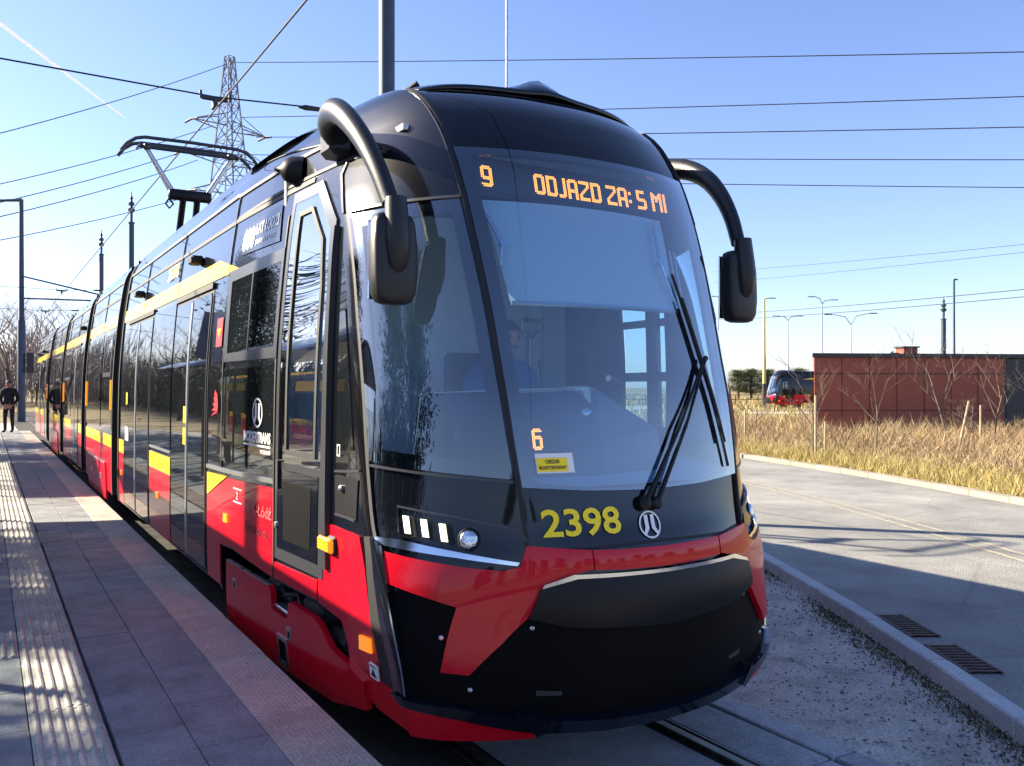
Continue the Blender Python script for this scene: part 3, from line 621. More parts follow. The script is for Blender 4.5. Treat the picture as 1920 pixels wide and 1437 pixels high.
def door2(y0, y1):
    d = patch('passenger_door', side, [(y0, .43), (y1, .43), (y1, 2.63), (y0, 2.63)], M['dark'], tram, .003, .006, .2)
    ym = (y0+y1)/2
    for p, q in ((y0+.04, ym-.015), (ym+.015, y1-.04)):
        patch('door_leaf', side, [(p, .46), (q, .46), (q, 2.58), (p, 2.58)], M['sideglass'], d, .012, .012, .15)
        strip('leaf_edge', side, [(q if p < ym-.1 else p, z) for z in np.arange(.46, 2.6, .3)], .022, M['alu'], d, .018, .012)
    strip('leaf_edge', side, [(y0+.03, z) for z in np.arange(.46, 2.65, .3)], .02, M['framegrey'], d, .012, .012)
    strip('door_header', side, [(y, 2.635) for y in np.linspace(y0, y1, 4)], .045, M['dark'], d, .02, .02)
    return d
def win(y0, y1, z0=1.28, z1=2.62, opening=False):
    w = patch('window', side, [(y0, z0), (y1, z0), (y1, z1), (y0, z1)], M['sideglass'], tram, .009, .01, .2)
    if opening:
        a, b = y0+.12*(y1-y0), y1-.12*(y1-y0)
        patch('window_frame', side, [(a, 2.0), (b, 2.0), (b, 2.58), (a, 2.58)], M['framegrey'], w, .014, .008, .2, [[(a+.06, 2.06), (b-.06, 2.06), (b-.06, 2.52), (a+.06, 2.52)]])
    return w
def lower(y0, y1):
    patch('yellow_stripe', side, [(y0, 1.045), (y1, 1.045), (y1, 1.205), (y0, 1.205)], M['yellow'], tram, .007, .008, .3)
    patch('red_panel', side, [(y0, .43), (y1, .43), (y1, 1.04), (y0, 1.04)], M['red'], tram, .007, .008, .3)
d1 = door2(3.80, 5.28); d2 = door2(6.55, 8.40)
win(5.33, 6.50); lower(5.33, 6.50); lower(8.45, 8.88)
strip('trim_line', side, [(5.33, 1.255), (6.0, 1.255), (6.5, 1.255)], .02, M['alu'], tram, .01, .012)
for (y, z, b) in ((4.62, 1.62, d1), (4.62, 1.44, d1), (8.15, 1.72, d2)):
    patch('door_sticker', side, [(y+.05, z+.07), (y-.05, z+.07), (y-.05, z-.07), (y+.05, z-.07)], M['yvinyl'], b, .016, .002, .1)
for k in range(3):
    y = 8.22-.1*k; patch('pictogram', side, [(y+.035, 1.36), (y+.005, 1.40), (y-.03, 1.36), (y-.03, 1.22), (y+.035, 1.22)], M['white'], d2, .016, .002, .1)
win(9.7, 10.9, opening=True); win(11.0, 13.05); lower(9.65, 13.1)
door2(14.6, 16.1); win(16.2, 18.0, opening=True); win(13.95, 14.5); lower(16.15, 18.05); lower(13.9, 14.55)
win(18.9, 20.8, opening=True); win(20.9, 22.85); lower(18.85, 22.9)
door2(24.0, 25.5); door2(27.0, 28.5); win(25.6, 26.9); lower(25.55, 26.95); win(28.6, 30.1, opening=True); lower(28.55, 30.15)
for (y0, y1) in ((10.2, 12.6), (19.6, 22.2)):                      # bogie lids of the middle cars
    pl = patch('bogie_lid', side, [(y0, .30), (y1, .30), (y1, .72), (y1-.1, .80), (y0+.1, .80), (y0, .72)], M['red'], tram, .022, .03, .3)
    strip('lid_edge', side, [(y, .80) for y in np.linspace(y0+.1, y1-.1, 4)], .02, M['alu'], pl, .026, .01)
    for yy in (y0+.6, y1-.6): patch('lid_catch', side, [(yy+.05, .62), (yy-.05, .62), (yy-.05, .54), (yy+.05, .54)], M['alu'], pl, .027, .006, .1)
for y in (9.72, 13.0, 18.0, 23.8): patch('side_marker', side, [(y+.06, 1.95), (y-.06, 1.95), (y-.06, 1.55), (y+.06, 1.55)], M['amber'], tram, .022, .02, .1)
for mi, (a, b) in enumerate(MODS):                                  # far flank: plain glazing, stripe and red skirt
    a3 = a+.02 if mi else 2.2
    patch('far_glazing', sideR, [(a3, 1.28), (b-.05, 1.28), (b-.05, 2.6), (a3, 2.6)], M['sideglass'], tram, .008, .01, .3)
    if mi:
        patch('far_stripe', sideR, [(a3, 1.045), (b-.05, 1.045), (b-.05, 1.205), (a3, 1.205)], M['yellow'], tram, .007, .008, .4)
        patch('far_skirt', sideR, [(a3, .43), (b-.05, .43), (b-.05, 1.04), (a3, 1.04)], M['red'], tram, .007, .008, .4)
lettering('side_number', side, '2398', 5.98, 2.88, 5.44, 3.02, M['yvinyl'], tram, .012, .02)
# side cameras / loudspeakers under the roof edge
def pod(y, z, r):
    P, N = nrm(side, np.array([y]), np.array([z])); ax = Vector(N[0])+Vector((0, .55, -.1))
    return G().lathe([(r*1.1, -.03), (r*1.05, .0), (r, .05), (r*.75, .09), (r*.3, .115), (r*.12, .15)], tuple(P[0]), 16, tuple(ax.normalized())).build('camera_pod', M['matte'], tram, auto=50)
pod(2.08, 3.17, .085)
for y in (4.45, 7.55, 14.2, 26.2, 29.0):
    P, N = nrm(side, np.array([y]), np.array([2.90])); cp = G().box(tuple(P[0]+N[0]*.05), (.10, .16, .07), 0, .015).build('camera_pod', M['dark'], tram)
    G().lathe([(.022, 0), (.018, .012)], tuple(P[0]+N[0]*.05+np.array([0, .08, 0])), 10, (0, 1, 0)).build('camera_lens', M['lens'], cp)
# roof equipment and pantograph
G().box((0, 12.4, 3.56), (1.4, 1.0, .16), 0, .04).box((0, 16.0, 3.58), (1.5, 3.0, .2), 0, .04).box((0, 20.8, 3.57), (1.4, 2.6, .2), 0, .04).build('roof_boxes', M['black'], tram, auto=40)
yp = 10.7
pb = G().box((0, yp+.3, 3.62), (.9, 1.3, .12), 0, .03).box((0, yp+.55, 3.75), (.35, .4, .25), 0, .03).tube([(-.12, yp+.5, 3.8), (-.10, yp-.02, 4.70)], .05, 10).tube([(.12, yp+.5, 3.8), (.10, yp-.02, 4.70)], .05, 10).build('pantograph_base', M['matte'], tram, auto=50)
G().box((0, yp, 4.74), (.62, .12, .16), 0, .03).tube([(-.31, yp-.06, 4.66), (-.36, yp-.07, 4.58), (-.31, yp-.08, 4.51), (-.25, yp-.07, 4.58), (-.31, yp-.06, 4.66)], .016, 6).build('pantograph_knee', M['matte'], pb, auto=50)
for s in (-1, 1): G().tube([(s*.25, yp, 4.78), (s*.60, yp, 5.36)], [.04, .032], 8).build('pantograph_arm', M['alu'], pb, auto=50)
G().tube([(-.27, yp+.1, 4.78), (-.56, yp+.1, 5.30)], .014, 6).build('pantograph_rod', M['alu'], pb)
g = G()
for dy in (-.18, .18):
    g.tube([(-.98, yp+dy, 5.26), (-.90, yp+dy, 5.37), (-.78, yp+dy, 5.46), (-.66, yp+dy, 5.49), (0, yp+dy, 5.50), (.66, yp+dy, 5.49), (.78, yp+dy, 5.46), (.90, yp+dy, 5.37), (.98, yp+dy, 5.26)], .026, 8)
g.tube([(-.72, yp-.18, 5.40), (-.72, yp+.18, 5.40)], .02, 6).tube([(.72, yp-.18, 5.40), (.72, yp+.18, 5.40)], .02, 6).tube([(-.72, yp, 5.40), (.72, yp, 5.40)], .03, 8).box((-.6, yp, 5.40), (.1, .1, .1), 0, .02).box((.6, yp, 5.40), (.1, .1, .1), 0, .02)
g.build('pantograph_head', M['framegrey'], pb, auto=50)
G().tube([(.45, 1.9, 3.49), (.33, 1.62, 3.50)], .02, 6).tube([(-.72, 1.35, 3.43), (-.62, 1.22, 3.52)], .018, 8).build('roof_aerial', M['dark'], tram)
# ---- inside the cab
lin = G().box((0, 2.25, 2.05), (2.1, .04, 2.3)).box((0, 1.3, .93), (2.0, 1.9, .04)).box((0, 1.55, 3.17), (1.7, 1.3, .03)).box((-1.0, 1.75, 1.15), (.03, .9, .5)).build('cab_lining', M['liner'], tram)
G().box((.885, 2.21, 2.05), (.10, .06, 2.3)).box((.42, 2.215, 2.05), (.02, .03, 2.3)).build('lining_post', M['ledge'], lin)
cn = [(-.75, .62, 1.50), (.50, .55, 1.47), (.58, .95, 1.50), (-.75, 1.0, 1.5), (-.72, .66, 1.82), (.02, .62, 1.85), (.02, .95, 1.85), (-.72, 1.0, 1.82), (.08, .55, 1.86), (.44, .60, 1.68), (.46, .95, 1.66), (.08, .95, 1.86)]
con = mk('console', cn+[(.50, .52, 1.62), (.0, .40, 1.60), (-.78, .45, 1.62), (-.78, .45, 1.40), (.52, .48, 1.40), (.0, .36, 1.40)], [(4, 5, 6, 7), (8, 9, 10, 11), (14, 13, 5, 4), (13, 12, 9, 8), (13, 8, 5), (15, 17, 13, 14), (17, 16, 12, 13), (12, 16, 2, 10, 9), (5, 8, 11, 6), (14, 4, 7, 3, 15)], M['console'], tram)
con.modifiers.new('b', 'BEVEL').width = .02
lp = [tuple(cab(np.array([u]), np.array([1.40]))[0]+np.array([0, .03, 0])) for u in np.linspace(-1.85, 1.85, 17)]
ld_v = lp+[(p[0]*.97, max(p[1]+.02, .95), 1.43) for p in lp]
mk('dash_ledge', ld_v, [(i, i+1, 18+i, 17+i) for i in range(16)], M['ledge'], con)
G().lathe([(.055, 0), (.06, .02), (.045, .06), (.02, .075)], (.02, .56, 1.69), 14, (-.1, -.75, .6)).build('control_puck', M['alu'], con, auto=60)
G().tube([(.43, .82, 1.66), (.40, .72, 1.80), (.30, .62, 1.88), (.20, .58, 1.90)], [.01, .012, .02, .018], 8).tube([(-.12, .75, 1.83), (-.16, .7, 1.95), (-.18, .68, 2.0)], [.005, .006, .012], 6).build('gooseneck_microphone', M['dark'], con)
# sun blind, its folding stays, destination board
def wsn(u, v, d): P, N = nrm(cab, np.array([u]), np.array([v])); return P[0]-N[0]*d
bv = []; nb = 9
for i, t in enumerate(np.linspace(0, 1, 7)):
    for u in np.linspace(-.86, .76, nb): bv.append(tuple(wsn(u*(1-.06*t), 2.80-.52*t, .10)))
bl_ = mk('sun_blind', bv, [(i*nb+j, i*nb+j+1, (i+1)*nb+j+1, (i+1)*nb+j) for i in range(6) for j in range(nb-1)], M['blind'], tram, True)
G().tube([tuple(wsn(u, 2.275, .10)) for u in np.linspace(-.80, .72, 9)], .012, 6).build('blind_bar', M['alu'], bl_)
G().tube([wsn(.58, 2.76, .07), wsn(.55, 2.52, .06), wsn(.70, 2.285, .08)], .010, 6).tube([wsn(-.86, 2.70, .07), wsn(-.80, 2.55, .06), wsn(-.83, 2.45, .08)], .010, 6).lathe([(.018, -.01), (.018, .01)], tuple(wsn(.55, 2.52, .06)), 10, (0, -1, .3)).lathe([(.018, -.01), (.018, .01)], tuple(wsn(-.80, 2.55, .06)), 10, (0, -1, .3)).build('blind_stay', M['alu'], bl_)
G().tube([(.66, .62, 2.62), (.70, .58, 2.30), (.73, .58, 2.29), (.70, .63, 2.62)], .006, 6).build('grab_loop', M['alu'], tram)
FONT = {'O': ['0111110', '1111111', '1100011', '1100011', '1100011', '1100011', '1100011', '1100011', '1100011', '1100011', '1111111', '0111110'],
 'D': ['1111110', '1111111', '1100011', '1100011', '1100011', '1100011', '1100011', '1100011', '1100011', '1100011', '1111111', '1111110'],
 'J': ['00011', '00011', '00011', '00011', '00011', '00011', '00011', '00011', '00011', '00011', '11111', '11110'],
 'A': ['0111110', '1111111', '1100011', '1100011', '1100011', '1100011', '1111111', '1111111', '1100011', '1100011', '1100011', '1100011'],
 'Z': ['1111111', '1111111', '0000011', '0000011', '0000110', '0001100', '0011000', '0110000', '1100000', '1100000', '1111111', '1111111'],
 '5': ['1111110', '1111110', '1100000', '1100000', '1100000', '1111110', '0111111', '0000011', '0000011', '0000011', '1111111', '1111110'],
 'M': ['11000011', '11100111', '11111111', '11111111', '11011011', '11011011', '11000011', '11000011', '11000011', '11000011', '11000011', '11000011'],
 'I': ['11']*12, ':': ['00', '00', '11', '11', '00', '00', '00', '11', '11', '00', '00', '00'],
 '9': ['0111110', '1111111', '1100011', '1100011', '1100011', '1100011', '1111111', '0111111', '0000011', '0000011', '1111111', '0111110'],
 '6': ['0111110', '1111111', '1100000', '1100000', '1111110', '1111111', '1100011', '1100011', '1100011', '1100011', '1111111', '0111110']}
def board(name, O, X, Z, cols, rows, glyphs, parent, pitch, plate):
    """dot-matrix sign: lit and unlit diodes standing on a dark plate"""
    O, X, Z = Vector(O), Vector(X).normalized(), Vector(Z).normalized(); Nn = X.cross(Z)
    if Nn.y > 0: Nn = -Nn
    lit = set()
    for ch, c0, r0 in glyphs:
        for r, row in enumerate(FONT[ch]):
            for c, b in enumerate(row):
                if b == '1': lit.add((c0+c, r0+r))
    w, h = cols*pitch, rows*pitch
    p = [O+X*a+Z*b-Nn*.004*k for k in (0, 8) for a, b in ((-.03, .03), (w+.03, .03), (w+.03, -h-.03), (-.03, -h-.03))]
    pl = mk(name, p, [(0, 1, 2, 3), (7, 6, 5, 4), (0, 4, 5, 1), (1, 5, 6, 2), (2, 6, 7, 3), (3, 7, 4, 0)], M['ledboard'], parent)
    for on in (True, False):
        v = []; f = []; s = pitch*(.40 if on else .30)
        for c in range(cols):
            for r in range(rows):
                if ((c, r) in lit) != on: continue
                q = O+X*(c+.5)*pitch-Z*(r+.5)*pitch+Nn*.003; k = len(v)
                v += [q-X*s-Z*s, q+X*s-Z*s, q+X*s+Z*s, q-X*s+Z*s]; f.append((k, k+1, k+2, k+3))
        if f: tag(mk('lit_diodes' if on else 'unlit_diodes', v, f, M['led'] if on else M['ledoff'], pl), kind='stuff')
    return pl
gl = [('9', 1, 2)]; c = 34
for ch in 'ODJAZD ZA: 5 MI':
    if ch == ' ': c += 3; continue
    gl.append((ch, c, 2)); c += len(FONT[ch][0])+1
ncol = c+2
A0 = Vector((-.58, .615, 2.965)); pitch = 1.22/ncol
board('destination_board', A0, (1, 0, -.012), (0, .25, 1), ncol, 16, gl, tram, pitch, None)
board('route_board', (-.475, .30, 1.665), (1, .08, 0), (0, .2, 1), 18, 14, [('6', 1, 1)], tram, .0085, None)
G().box((-.05, .72, 2.84), (1.40, .14, .28), 0, .01).build('board_box', M['dark'], tram)
tag(G().tube([(.72, 2.20, 1.75), (.72, 2.20, 2.20)], .014, 8).tube([(.72, 2.19, 2.20), (.65, 2.19, 2.27), (.64, 2.19, 2.335), (.80, 2.19, 2.335), (.79, 2.19, 2.27), (.72, 2.19, 2.20)], .013, 8).build('shovel', M['alu']), 'grey D-handled shovel hanging on the back wall of the tram cab', 'shovel')
# ================================================================== SETTING
def objvar(name, c1, c2, rough=.85, bump=.25, bscale=90, grain=.35, rib=None):
    """paving colour: each piece its own tone, grain, dirt and relief"""
    m, t, b = nodes(name); b.inputs['Roughness'].default_value = rough; b.inputs['Specular IOR Level'].default_value = .3
    oi = t.nodes.new('ShaderNodeObjectInfo'); tc = t.nodes.new('ShaderNodeNewGeometry')
    mx = t.nodes.new('ShaderNodeMix'); mx.data_type = 'RGBA'; mx.inputs[6].default_value = (*c1, 1); mx.inputs[7].default_value = (*c2, 1)
    t.links.new(oi.outputs['Random'], mx.inputs[0])
    n = t.nodes.new('ShaderNodeTexNoise'); n.inputs['Scale'].default_value = 3.1; n.inputs['Detail'].default_value = 10; n.inputs['Roughness'].default_value = .75
    t.links.new(tc.outputs['Position'], n.inputs['Vector'])
    mr = t.nodes.new('ShaderNodeMapRange'); mr.inputs[1].default_value = .3; mr.inputs[2].default_value = .7; mr.inputs[3].default_value = 1-grain; mr.inputs[4].default_value = 1+grain
    t.links.new(n.outputs['Fac'], mr.inputs[0])
    g = t.nodes.new('ShaderNodeTexNoise'); g.inputs['Scale'].default_value = bscale; g.inputs['Detail'].default_value = 3
    t.links.new(tc.outputs['Position'], g.inputs['Vector'])
    mr2 = t.nodes.new('ShaderNodeMapRange'); mr2.inputs[1].default_value = .3; mr2.inputs[2].default_value = .7; mr2.inputs[3].default_value = .72; mr2.inputs[4].default_value = 1.28
    t.links.new(g.outputs['Fac'], mr2.inputs[0])
    mu = t.nodes.new('ShaderNodeMath'); mu.operation = 'MULTIPLY'; t.links.new(mr.outputs[0], mu.inputs[0]); t.links.new(mr2.outputs[0], mu.inputs[1])
    m2 = t.nodes.new('ShaderNodeMix'); m2.data_type = 'RGBA'; m2.blend_type = 'MULTIPLY'; m2.inputs[0].default_value = 1
    t.links.new(mx.outputs[2], m2.inputs[6]); t.links.new(mu.outputs[0], m2.inputs[7]); t.links.new(m2.outputs[2], b.inputs['Base Color'])
    bp = t.nodes.new('ShaderNodeBump'); bp.inputs['Strength'].default_value = bump; bp.inputs['Distance'].default_value = .006
    h = g.outputs['Fac']
    if rib:
        w = t.nodes.new('ShaderNodeTexWave'); w.bands_direction = 'X'; w.inputs['Scale'].default_value = rib; t.links.new(tc.outputs['Position'], w.inputs['Vector'])
        w2 = t.nodes.new('ShaderNodeTexWave'); w2.bands_direction = 'Y'; w2.inputs['Scale'].default_value = rib; t.links.new(tc.outputs['Position'], w2.inputs['Vector'])
        mm = t.nodes.new('ShaderNodeMath'); mm.operation = 'MULTIPLY'; t.links.new(w.outputs['Fac'], mm.inputs[0]); t.links.new(w2.outputs['Fac'], mm.inputs[1]); h = mm.outputs[0]
    t.links.new(h, bp.inputs['Height']); t.links.new(bp.outputs[0], b.inputs['Normal'])
    return m
def translucent(name):
    m = bpy.data.materials.new(name); m.use_nodes = True; t = m.node_tree; t.nodes.clear()
    o = t.nodes.new('ShaderNodeOutputMaterial'); a = t.nodes.new('ShaderNodeBsdfTranslucent'); b = t.nodes.new('ShaderNodeBsdfDiffuse'); mx = t.nodes.new('ShaderNodeMixShader'); mx.inputs[0].default_value = .4
    a.inputs[0].default_value = (1, 1, 1, 1); b.inputs[0].default_value = (1, 1, 1, 1); t.links.new(a.outputs[0], mx.inputs[1]); t.links.new(b.outputs[0], mx.inputs[2]); t.links.new(mx.outputs[0], o.inputs[0]); return m
M.update(
 slab=objvar('grey_paving', (.19, .205, .215), (.215, .23, .24)), tact=objvar('tactile_paving', (.36, .345, .305), (.43, .41, .36), grain=.3), edge=objvar('edge_paving', (.38, .33, .275), (.45, .39, .33), rib=14, bump=.5, grain=.25),
 conc=objvar('concrete', (.30, .30, .30), (.36, .355, .35), grain=.3), kerbs=objvar('kerb_stone', (.40, .395, .39), (.47, .465, .45), grain=.2), kerby=objvar('pale_kerb_stone', (.26, .225, .17), (.33, .285, .215), grain=.2),
 asphalt=ground_mat('asphalt', ((.19, .186, .175), (.265, .257, .237), (.33, .318, .29)), 1.1, .9, 48, crack=.42), soil=ground_mat('dirt', ((.27, .24, .20), (.45, .40, .34), (.58, .52, .45)), 2.2, .6, 55),
 field=ground_mat('dry_field', ((.10, .09, .04), (.24, .18, .09), (.30, .24, .12)), .5, .6, 25), ballast=ground_mat('track_bed', ((.035, .032, .028), (.06, .055, .048), (.09, .08, .07)), 3, 1., 45),
 path=ground_mat('pale_paving', ((.33, .30, .26), (.42, .38, .33), (.47, .43, .37)), 1, .3, 50), line=pm('road_paint', (.34, .30, .22), .8, var=.3, scale=14),
 rust=pm('rust_brown_cladding', (.26, .055, .026), .55, col2=(.32, .07, .034), scale=5, bump=.1, bscale=80), trim=pm('dark_trim', (.02, .02, .025), .5), pole=pm('slate_pole', (.045, .06, .085), .45, .3, var=.15, scale=6),
 galv=pm('galvanised', (.38, .40, .42), .45, .8, var=.15, scale=8), polecream=pm('cream_pole', (.55, .44, .16), .5, var=.15, scale=3), lattice=pm('lattice_steel', (.22, .23, .25), .5, .6),
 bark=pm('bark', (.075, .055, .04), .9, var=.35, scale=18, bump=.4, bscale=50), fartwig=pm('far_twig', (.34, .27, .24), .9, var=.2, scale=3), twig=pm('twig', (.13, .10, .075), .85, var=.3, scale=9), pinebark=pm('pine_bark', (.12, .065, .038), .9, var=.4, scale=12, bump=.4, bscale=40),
 needles=leafmat('pine_needles', ((.012, .028, .012), (.03, .055, .022), (.06, .085, .03))), bush=leafmat('hazed_pine_needles', ((.03, .05, .015), (.07, .09, .03), (.12, .13, .04))),  # far pine crowns get the paler green, with distance haze put into it
 shrub=leafmat('dry_shrub', ((.15, .105, .06), (.30, .215, .12), (.46, .36, .20), (.30, .17, .10))), straw=leafmat('dry_grass', ((.22, .17, .05), (.40, .31, .11), (.50, .42, .20))), moss=leafmat('moss', ((.05, .05, .02), (.11, .11, .045), (.22, .19, .10))),
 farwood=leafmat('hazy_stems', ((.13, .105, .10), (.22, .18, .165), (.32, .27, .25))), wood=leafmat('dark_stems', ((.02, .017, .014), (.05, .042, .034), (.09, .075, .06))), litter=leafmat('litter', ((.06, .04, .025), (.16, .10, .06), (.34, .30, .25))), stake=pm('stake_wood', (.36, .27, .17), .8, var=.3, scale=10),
 wire=pm('wire', (.015, .015, .017), .8), poly=pm('polycarbonate', (.20, .27, .40), .25, coat=.4), shelterglass=glass('shelter_glass', (.7, .75, .75), 1.2), contrail=translucent('vapour'),
 bluesign=pm('blue_sign', (.02, .04, .16), .4), coat=pm('dark_jacket', (.012, .013, .018), .8, var=.3, scale=20), trousers=pm('dark_trousers', (.014, .015, .02), .8), skin=pm('skin', (.48, .26, .19), .5), hair=pm('hair', (.05, .035, .03), .7),
 shirt=pm('blue_shirt', (.05, .12, .30), .8, var=.15, scale=10), shoe=pm('shoe', (.012, .012, .012), .5))
def sheet(name, pts, z, mat, parent=None, kind='structure'):
    o = mk(name, [(x, y, z) for x, y in pts], [tuple(range(len(pts)))], mat, parent)
    if o.data.polygons[0].normal.z < 0: o.data.flip_normals()
    return tag(o, kind=kind) if kind else o
sheet('ground', [(-2500, -2500), (2500, -2500), (2500, 2500), (-2500, 2500)], -.06, M['field'])
sheet('track_bed', [(-1.40, -4), (1.16, -4), (1.16, 75), (-1.40, 75)], -.02, M['ballast'])
CX0, CY0 = -44., 28.6
def arc(r, a0, a1, n=40): return [(CX0+r*math.cos(a), CY0+r*math.sin(a)) for a in np.linspace(R(a0), R(a1), n)]
A0_, A1_ = -36., 32.
def band(name, r0, r1, z, mat, a0=A0_, a1=A1_, n=60, kind='structure', parent=None):
    i, o = arc(r0, a0, a1, n), arc(r1, a0, a1, n)
    ob = mk(name, [(x, y, z) for x, y in i+o], [(k, n+k, n+k+1, k+1) for k in range(n-1)], mat, parent)
    return tag(ob, kind=kind) if kind else ob
band('road', 54.62, 60.35, 0., M['asphalt'])
lm = tag(band('lane_marking', 57.30, 57.37, .005, M['line'], -30, 20), kind='structure')
tag(band('lane_marking', 57.55, 57.62, .005, M['line'], -30, 20), kind='structure')
dy_ = np.concatenate([np.arange(-2.4, 10, .4), np.arange(10, 56, 2.)]); dx_ = CX0+np.sqrt(54.5**2-(dy_-CY0)**2); nd = len(dy_)
tag(mk('dirt_strip', [(1.16, y, -.012) for y in dy_]+[(max(1.17, x), y, -.012) for x, y in zip(dx_, dy_)], [(i, nd+i, nd+i+1, i+1) for i in range(nd-1)], M['soil']), kind='structure')
sheet('unseen_paving', [(-60, -40), (60, -40), (60, -4.2), (-60, -4.2)], -.03, M['asphalt'])  # unseen asphalt behind the camera, added to darken reflections in the tram nose
sheet('verge', arc(60.5, A0_, 25, 40)+arc(80, A0_, 25, 40)[::-1], -.01, M['field'])
# kerbs, stone by stone
def kerb(name, r, a0, a1, L, w, h, mat, label):
    root = empty(name, (CX0+r*math.cos(R((a0+a1)/2)), CY0+r*math.sin(R((a0+a1)/2)), 0)); tag(root, label, 'kerb')
    st = G().box((0, 0, 0), (w, L-.008, h), 0, .012); first = None; k = 0; da = math.degrees(L/r); a = a0
    while a < a1:
        x, y = CX0+r*math.cos(R(a)), CY0+r*math.sin(R(a))
        if first is None: first = st.build('kerb_stone', mat, root, auto=40); o = first
        else: o = first.copy(); link(o, root)
        o.location = (x-root.location.x, y-root.location.y, .09-h/2+rng.uniform(-.004, .004)); o.rotation_euler = (rng.uniform(-.004, .004), 0, R(a)+rng.uniform(-.004, .004)); a += da
kerb('kerb', 54.56, -36, 6, 1.0, .13, .26, M['kerbs'], 'grey concrete kerb between the dirt strip and the asphalt road')
kerb('kerb', 60.45, -36, 8, 1.0, .24, .22, M['kerby'], 'pale sunlit kerb along the far side of the road below the dry grass')
# drain grates
for i, (gx, gy) in enumerate(((3.44, 1.10), (3.05, .365))):
    an = math.atan2(gy-CY0, gx-CX0); r = 54.86
    root = empty('drain_grate', (CX0+r*math.cos(an), CY0+r*math.sin(an), .0), an); tag(root, ('rusty slotted drain grate beside the kerb, the farther of the two', 'rusty slotted drain grate beside the kerb, the nearer of the two')[i], 'drain grate', 'drain grates in the road gutter')
    ru = pm('grate_iron', (.10, .06, .045), .7, .4, var=.4, scale=30)
    mk('pit', [(-.11, -.30, .004), (.11, -.30, .004), (.11, .30, .004), (-.11, .30, .004)], [(0, 1, 2, 3)], M['recess'], root)
    G().box((-.105, 0, .010), (.02, .62, .012)).box((.105, 0, .010), (.02, .62, .012)).build('grate_frame', ru, root)
    b0 = None
    for k in range(10):
        if b0 is None: b0 = G().box((0, 0, 0), (.19, .028, .012), 0, .003).build('grate_bar', ru, root); o = b0
        else: o = b0.copy(); link(o, root)
        o.location = (0, -.28+k*.062, .011)
# rails and concrete strips
for s, w in ((-1, 'left'), (1, 'right')):
    rl = empty('rail', (s*.53, 30, 0)); tag(rl, 'steel tram rail set in the bed on the platform side, under the tram' if s < 0 else 'steel tram rail running out from under the tram beside the concrete strip', 'rail', 'rails of the tram track')
    g = G()
    for x0, x1, z in ((-.03, .03, .012), (.055, .075, .006)): g.box((s*0+(x0+x1)/2*s, 0, z-.04), (x1-x0, 68, .08), 0, .006)
    g.build('rail_head', M['steel'], rl, auto=40)
cs = empty('concrete_strip', (.8, 15, 0)); tag(cs, kind='structure')
p0 = None
for k in range(24):
    for x, w in ((.775, .34), (1.06, .16)):
        o = G().box((0, 0, 0), (w, 1.49, .10), 0, .008).build('concrete_slab', M['conc'], cs, auto=40) if k == 0 else bpy.data.objects.new('concrete_slab', pz[x]); 
        if k == 0:
            if x < .9: pz = {}
            pz[x] = o.data
        else: link(o, cs)
        o.location = (x-.8, -17.5+k*1.5+rng.uniform(-.003, .003), -.045+rng.uniform(-.004, .004))
inner = sheet('concrete_bed', [(-.46, -4), (.46, -4), (.46, 34), (-.46, 34)], -.012, M['conc'])
# platform
pf = mk('platform', *(lambda g: (g.v, g.f))(G().box((-4.14, 14.5, .115), (5.74, 37, .27))), M['conc']); tag(pf, kind='structure')
TOP = .30
def pieces(name, data_fn, mat, spots, near=12.5):
    """the near paving as single pieces, the far ones joined"""
    base = data_fn(); me = None; far = G()
    for (x, y, rz) in spots:
        if y < near:
            if me is None: o = base.build(name, mat, pf, auto=40); me = o.data
            else: o = bpy.data.objects.new(name, me); link(o, pf)
            o.location = (x, y, TOP+rng.uniform(-.002, .002)); o.rotation_euler = (rng.uniform(-.003, .003), rng.uniform(-.003, .003), rz+rng.uniform(-.002, .002))
        else:
            c, s = math.cos(rz), math.sin(rz)
            far._add([(x+p[0]*c-p[1]*s, y+p[0]*s+p[1]*c, p[2]+TOP) for p in base.v], base.f)
    if far.v: tag(far.build('far_'+name, mat, pf, auto=40), kind='stuff')
sp = []
for ci, x in enumerate((-1.72, -2.02)):
    for k in range(58): sp.append((x, -1.35+k*.6+(.3 if ci else 0), 0))
spl = []
for ci, x in enumerate((-2.635, -2.935)):
    for k in range(58): spl.append((x, -1.35+k*.6+(.3 if ci else 0), 0))
pieces('paving_slab', lambda: G().box((0, 0, -.03), (.2955, .5955, .06), 0, .003), M['slab'], [s for s in sp+spl if s[1] > -.6])
tag(pf, kind='structure')
left = G()
for ci in range(9):
    for k in range(58): left.box((-3.235-.3*ci, -1.35+k*.6+(.3 if ci % 2 else 0), TOP-.03), (.294, .594, .06), 0, .004)
tag(left.build('far_paving_slab', M['slab'], pf), kind='stuff')
def tact():
    g = G().box((0, 0, -.03), (.296, .296, .06), 0, .003)
    for k in range(6): g.tube([(-.1225+k*.049, -.146, -.002), (-.1225+k*.049, .146, -.002)], .014, 8)
    return g
tsp = [(-2.335, -1.0+k*.3, 0) for k in range(114)]
pieces('tactile_tile', tact, M['tact'], [t for t in tsp if t[1] > -.4])
TOP = .306
pieces('tactile_tile', tact, M['tact'], [(-2.035, 6.95, R(90)), (-2.035, 7.25, R(90)), (-1.735, 6.95, R(90)), (-1.735, 7.25, R(90)), (-2.64, 2.75, 0), (-2.64, 3.05, 0), (-2.94, 2.75, 0), (-2.94, 3.05, 0), (-2.64, 6.95, R(90)), (-2.64, 7.25, R(90))])
TOP = .302
pieces('edge_slab', lambda: G().box((0, 0, -.06), (.31, .992, .12), 0, .006), M['edge'], [(-1.415, -.52+k*.993, 0) for k in range(34)], 34)
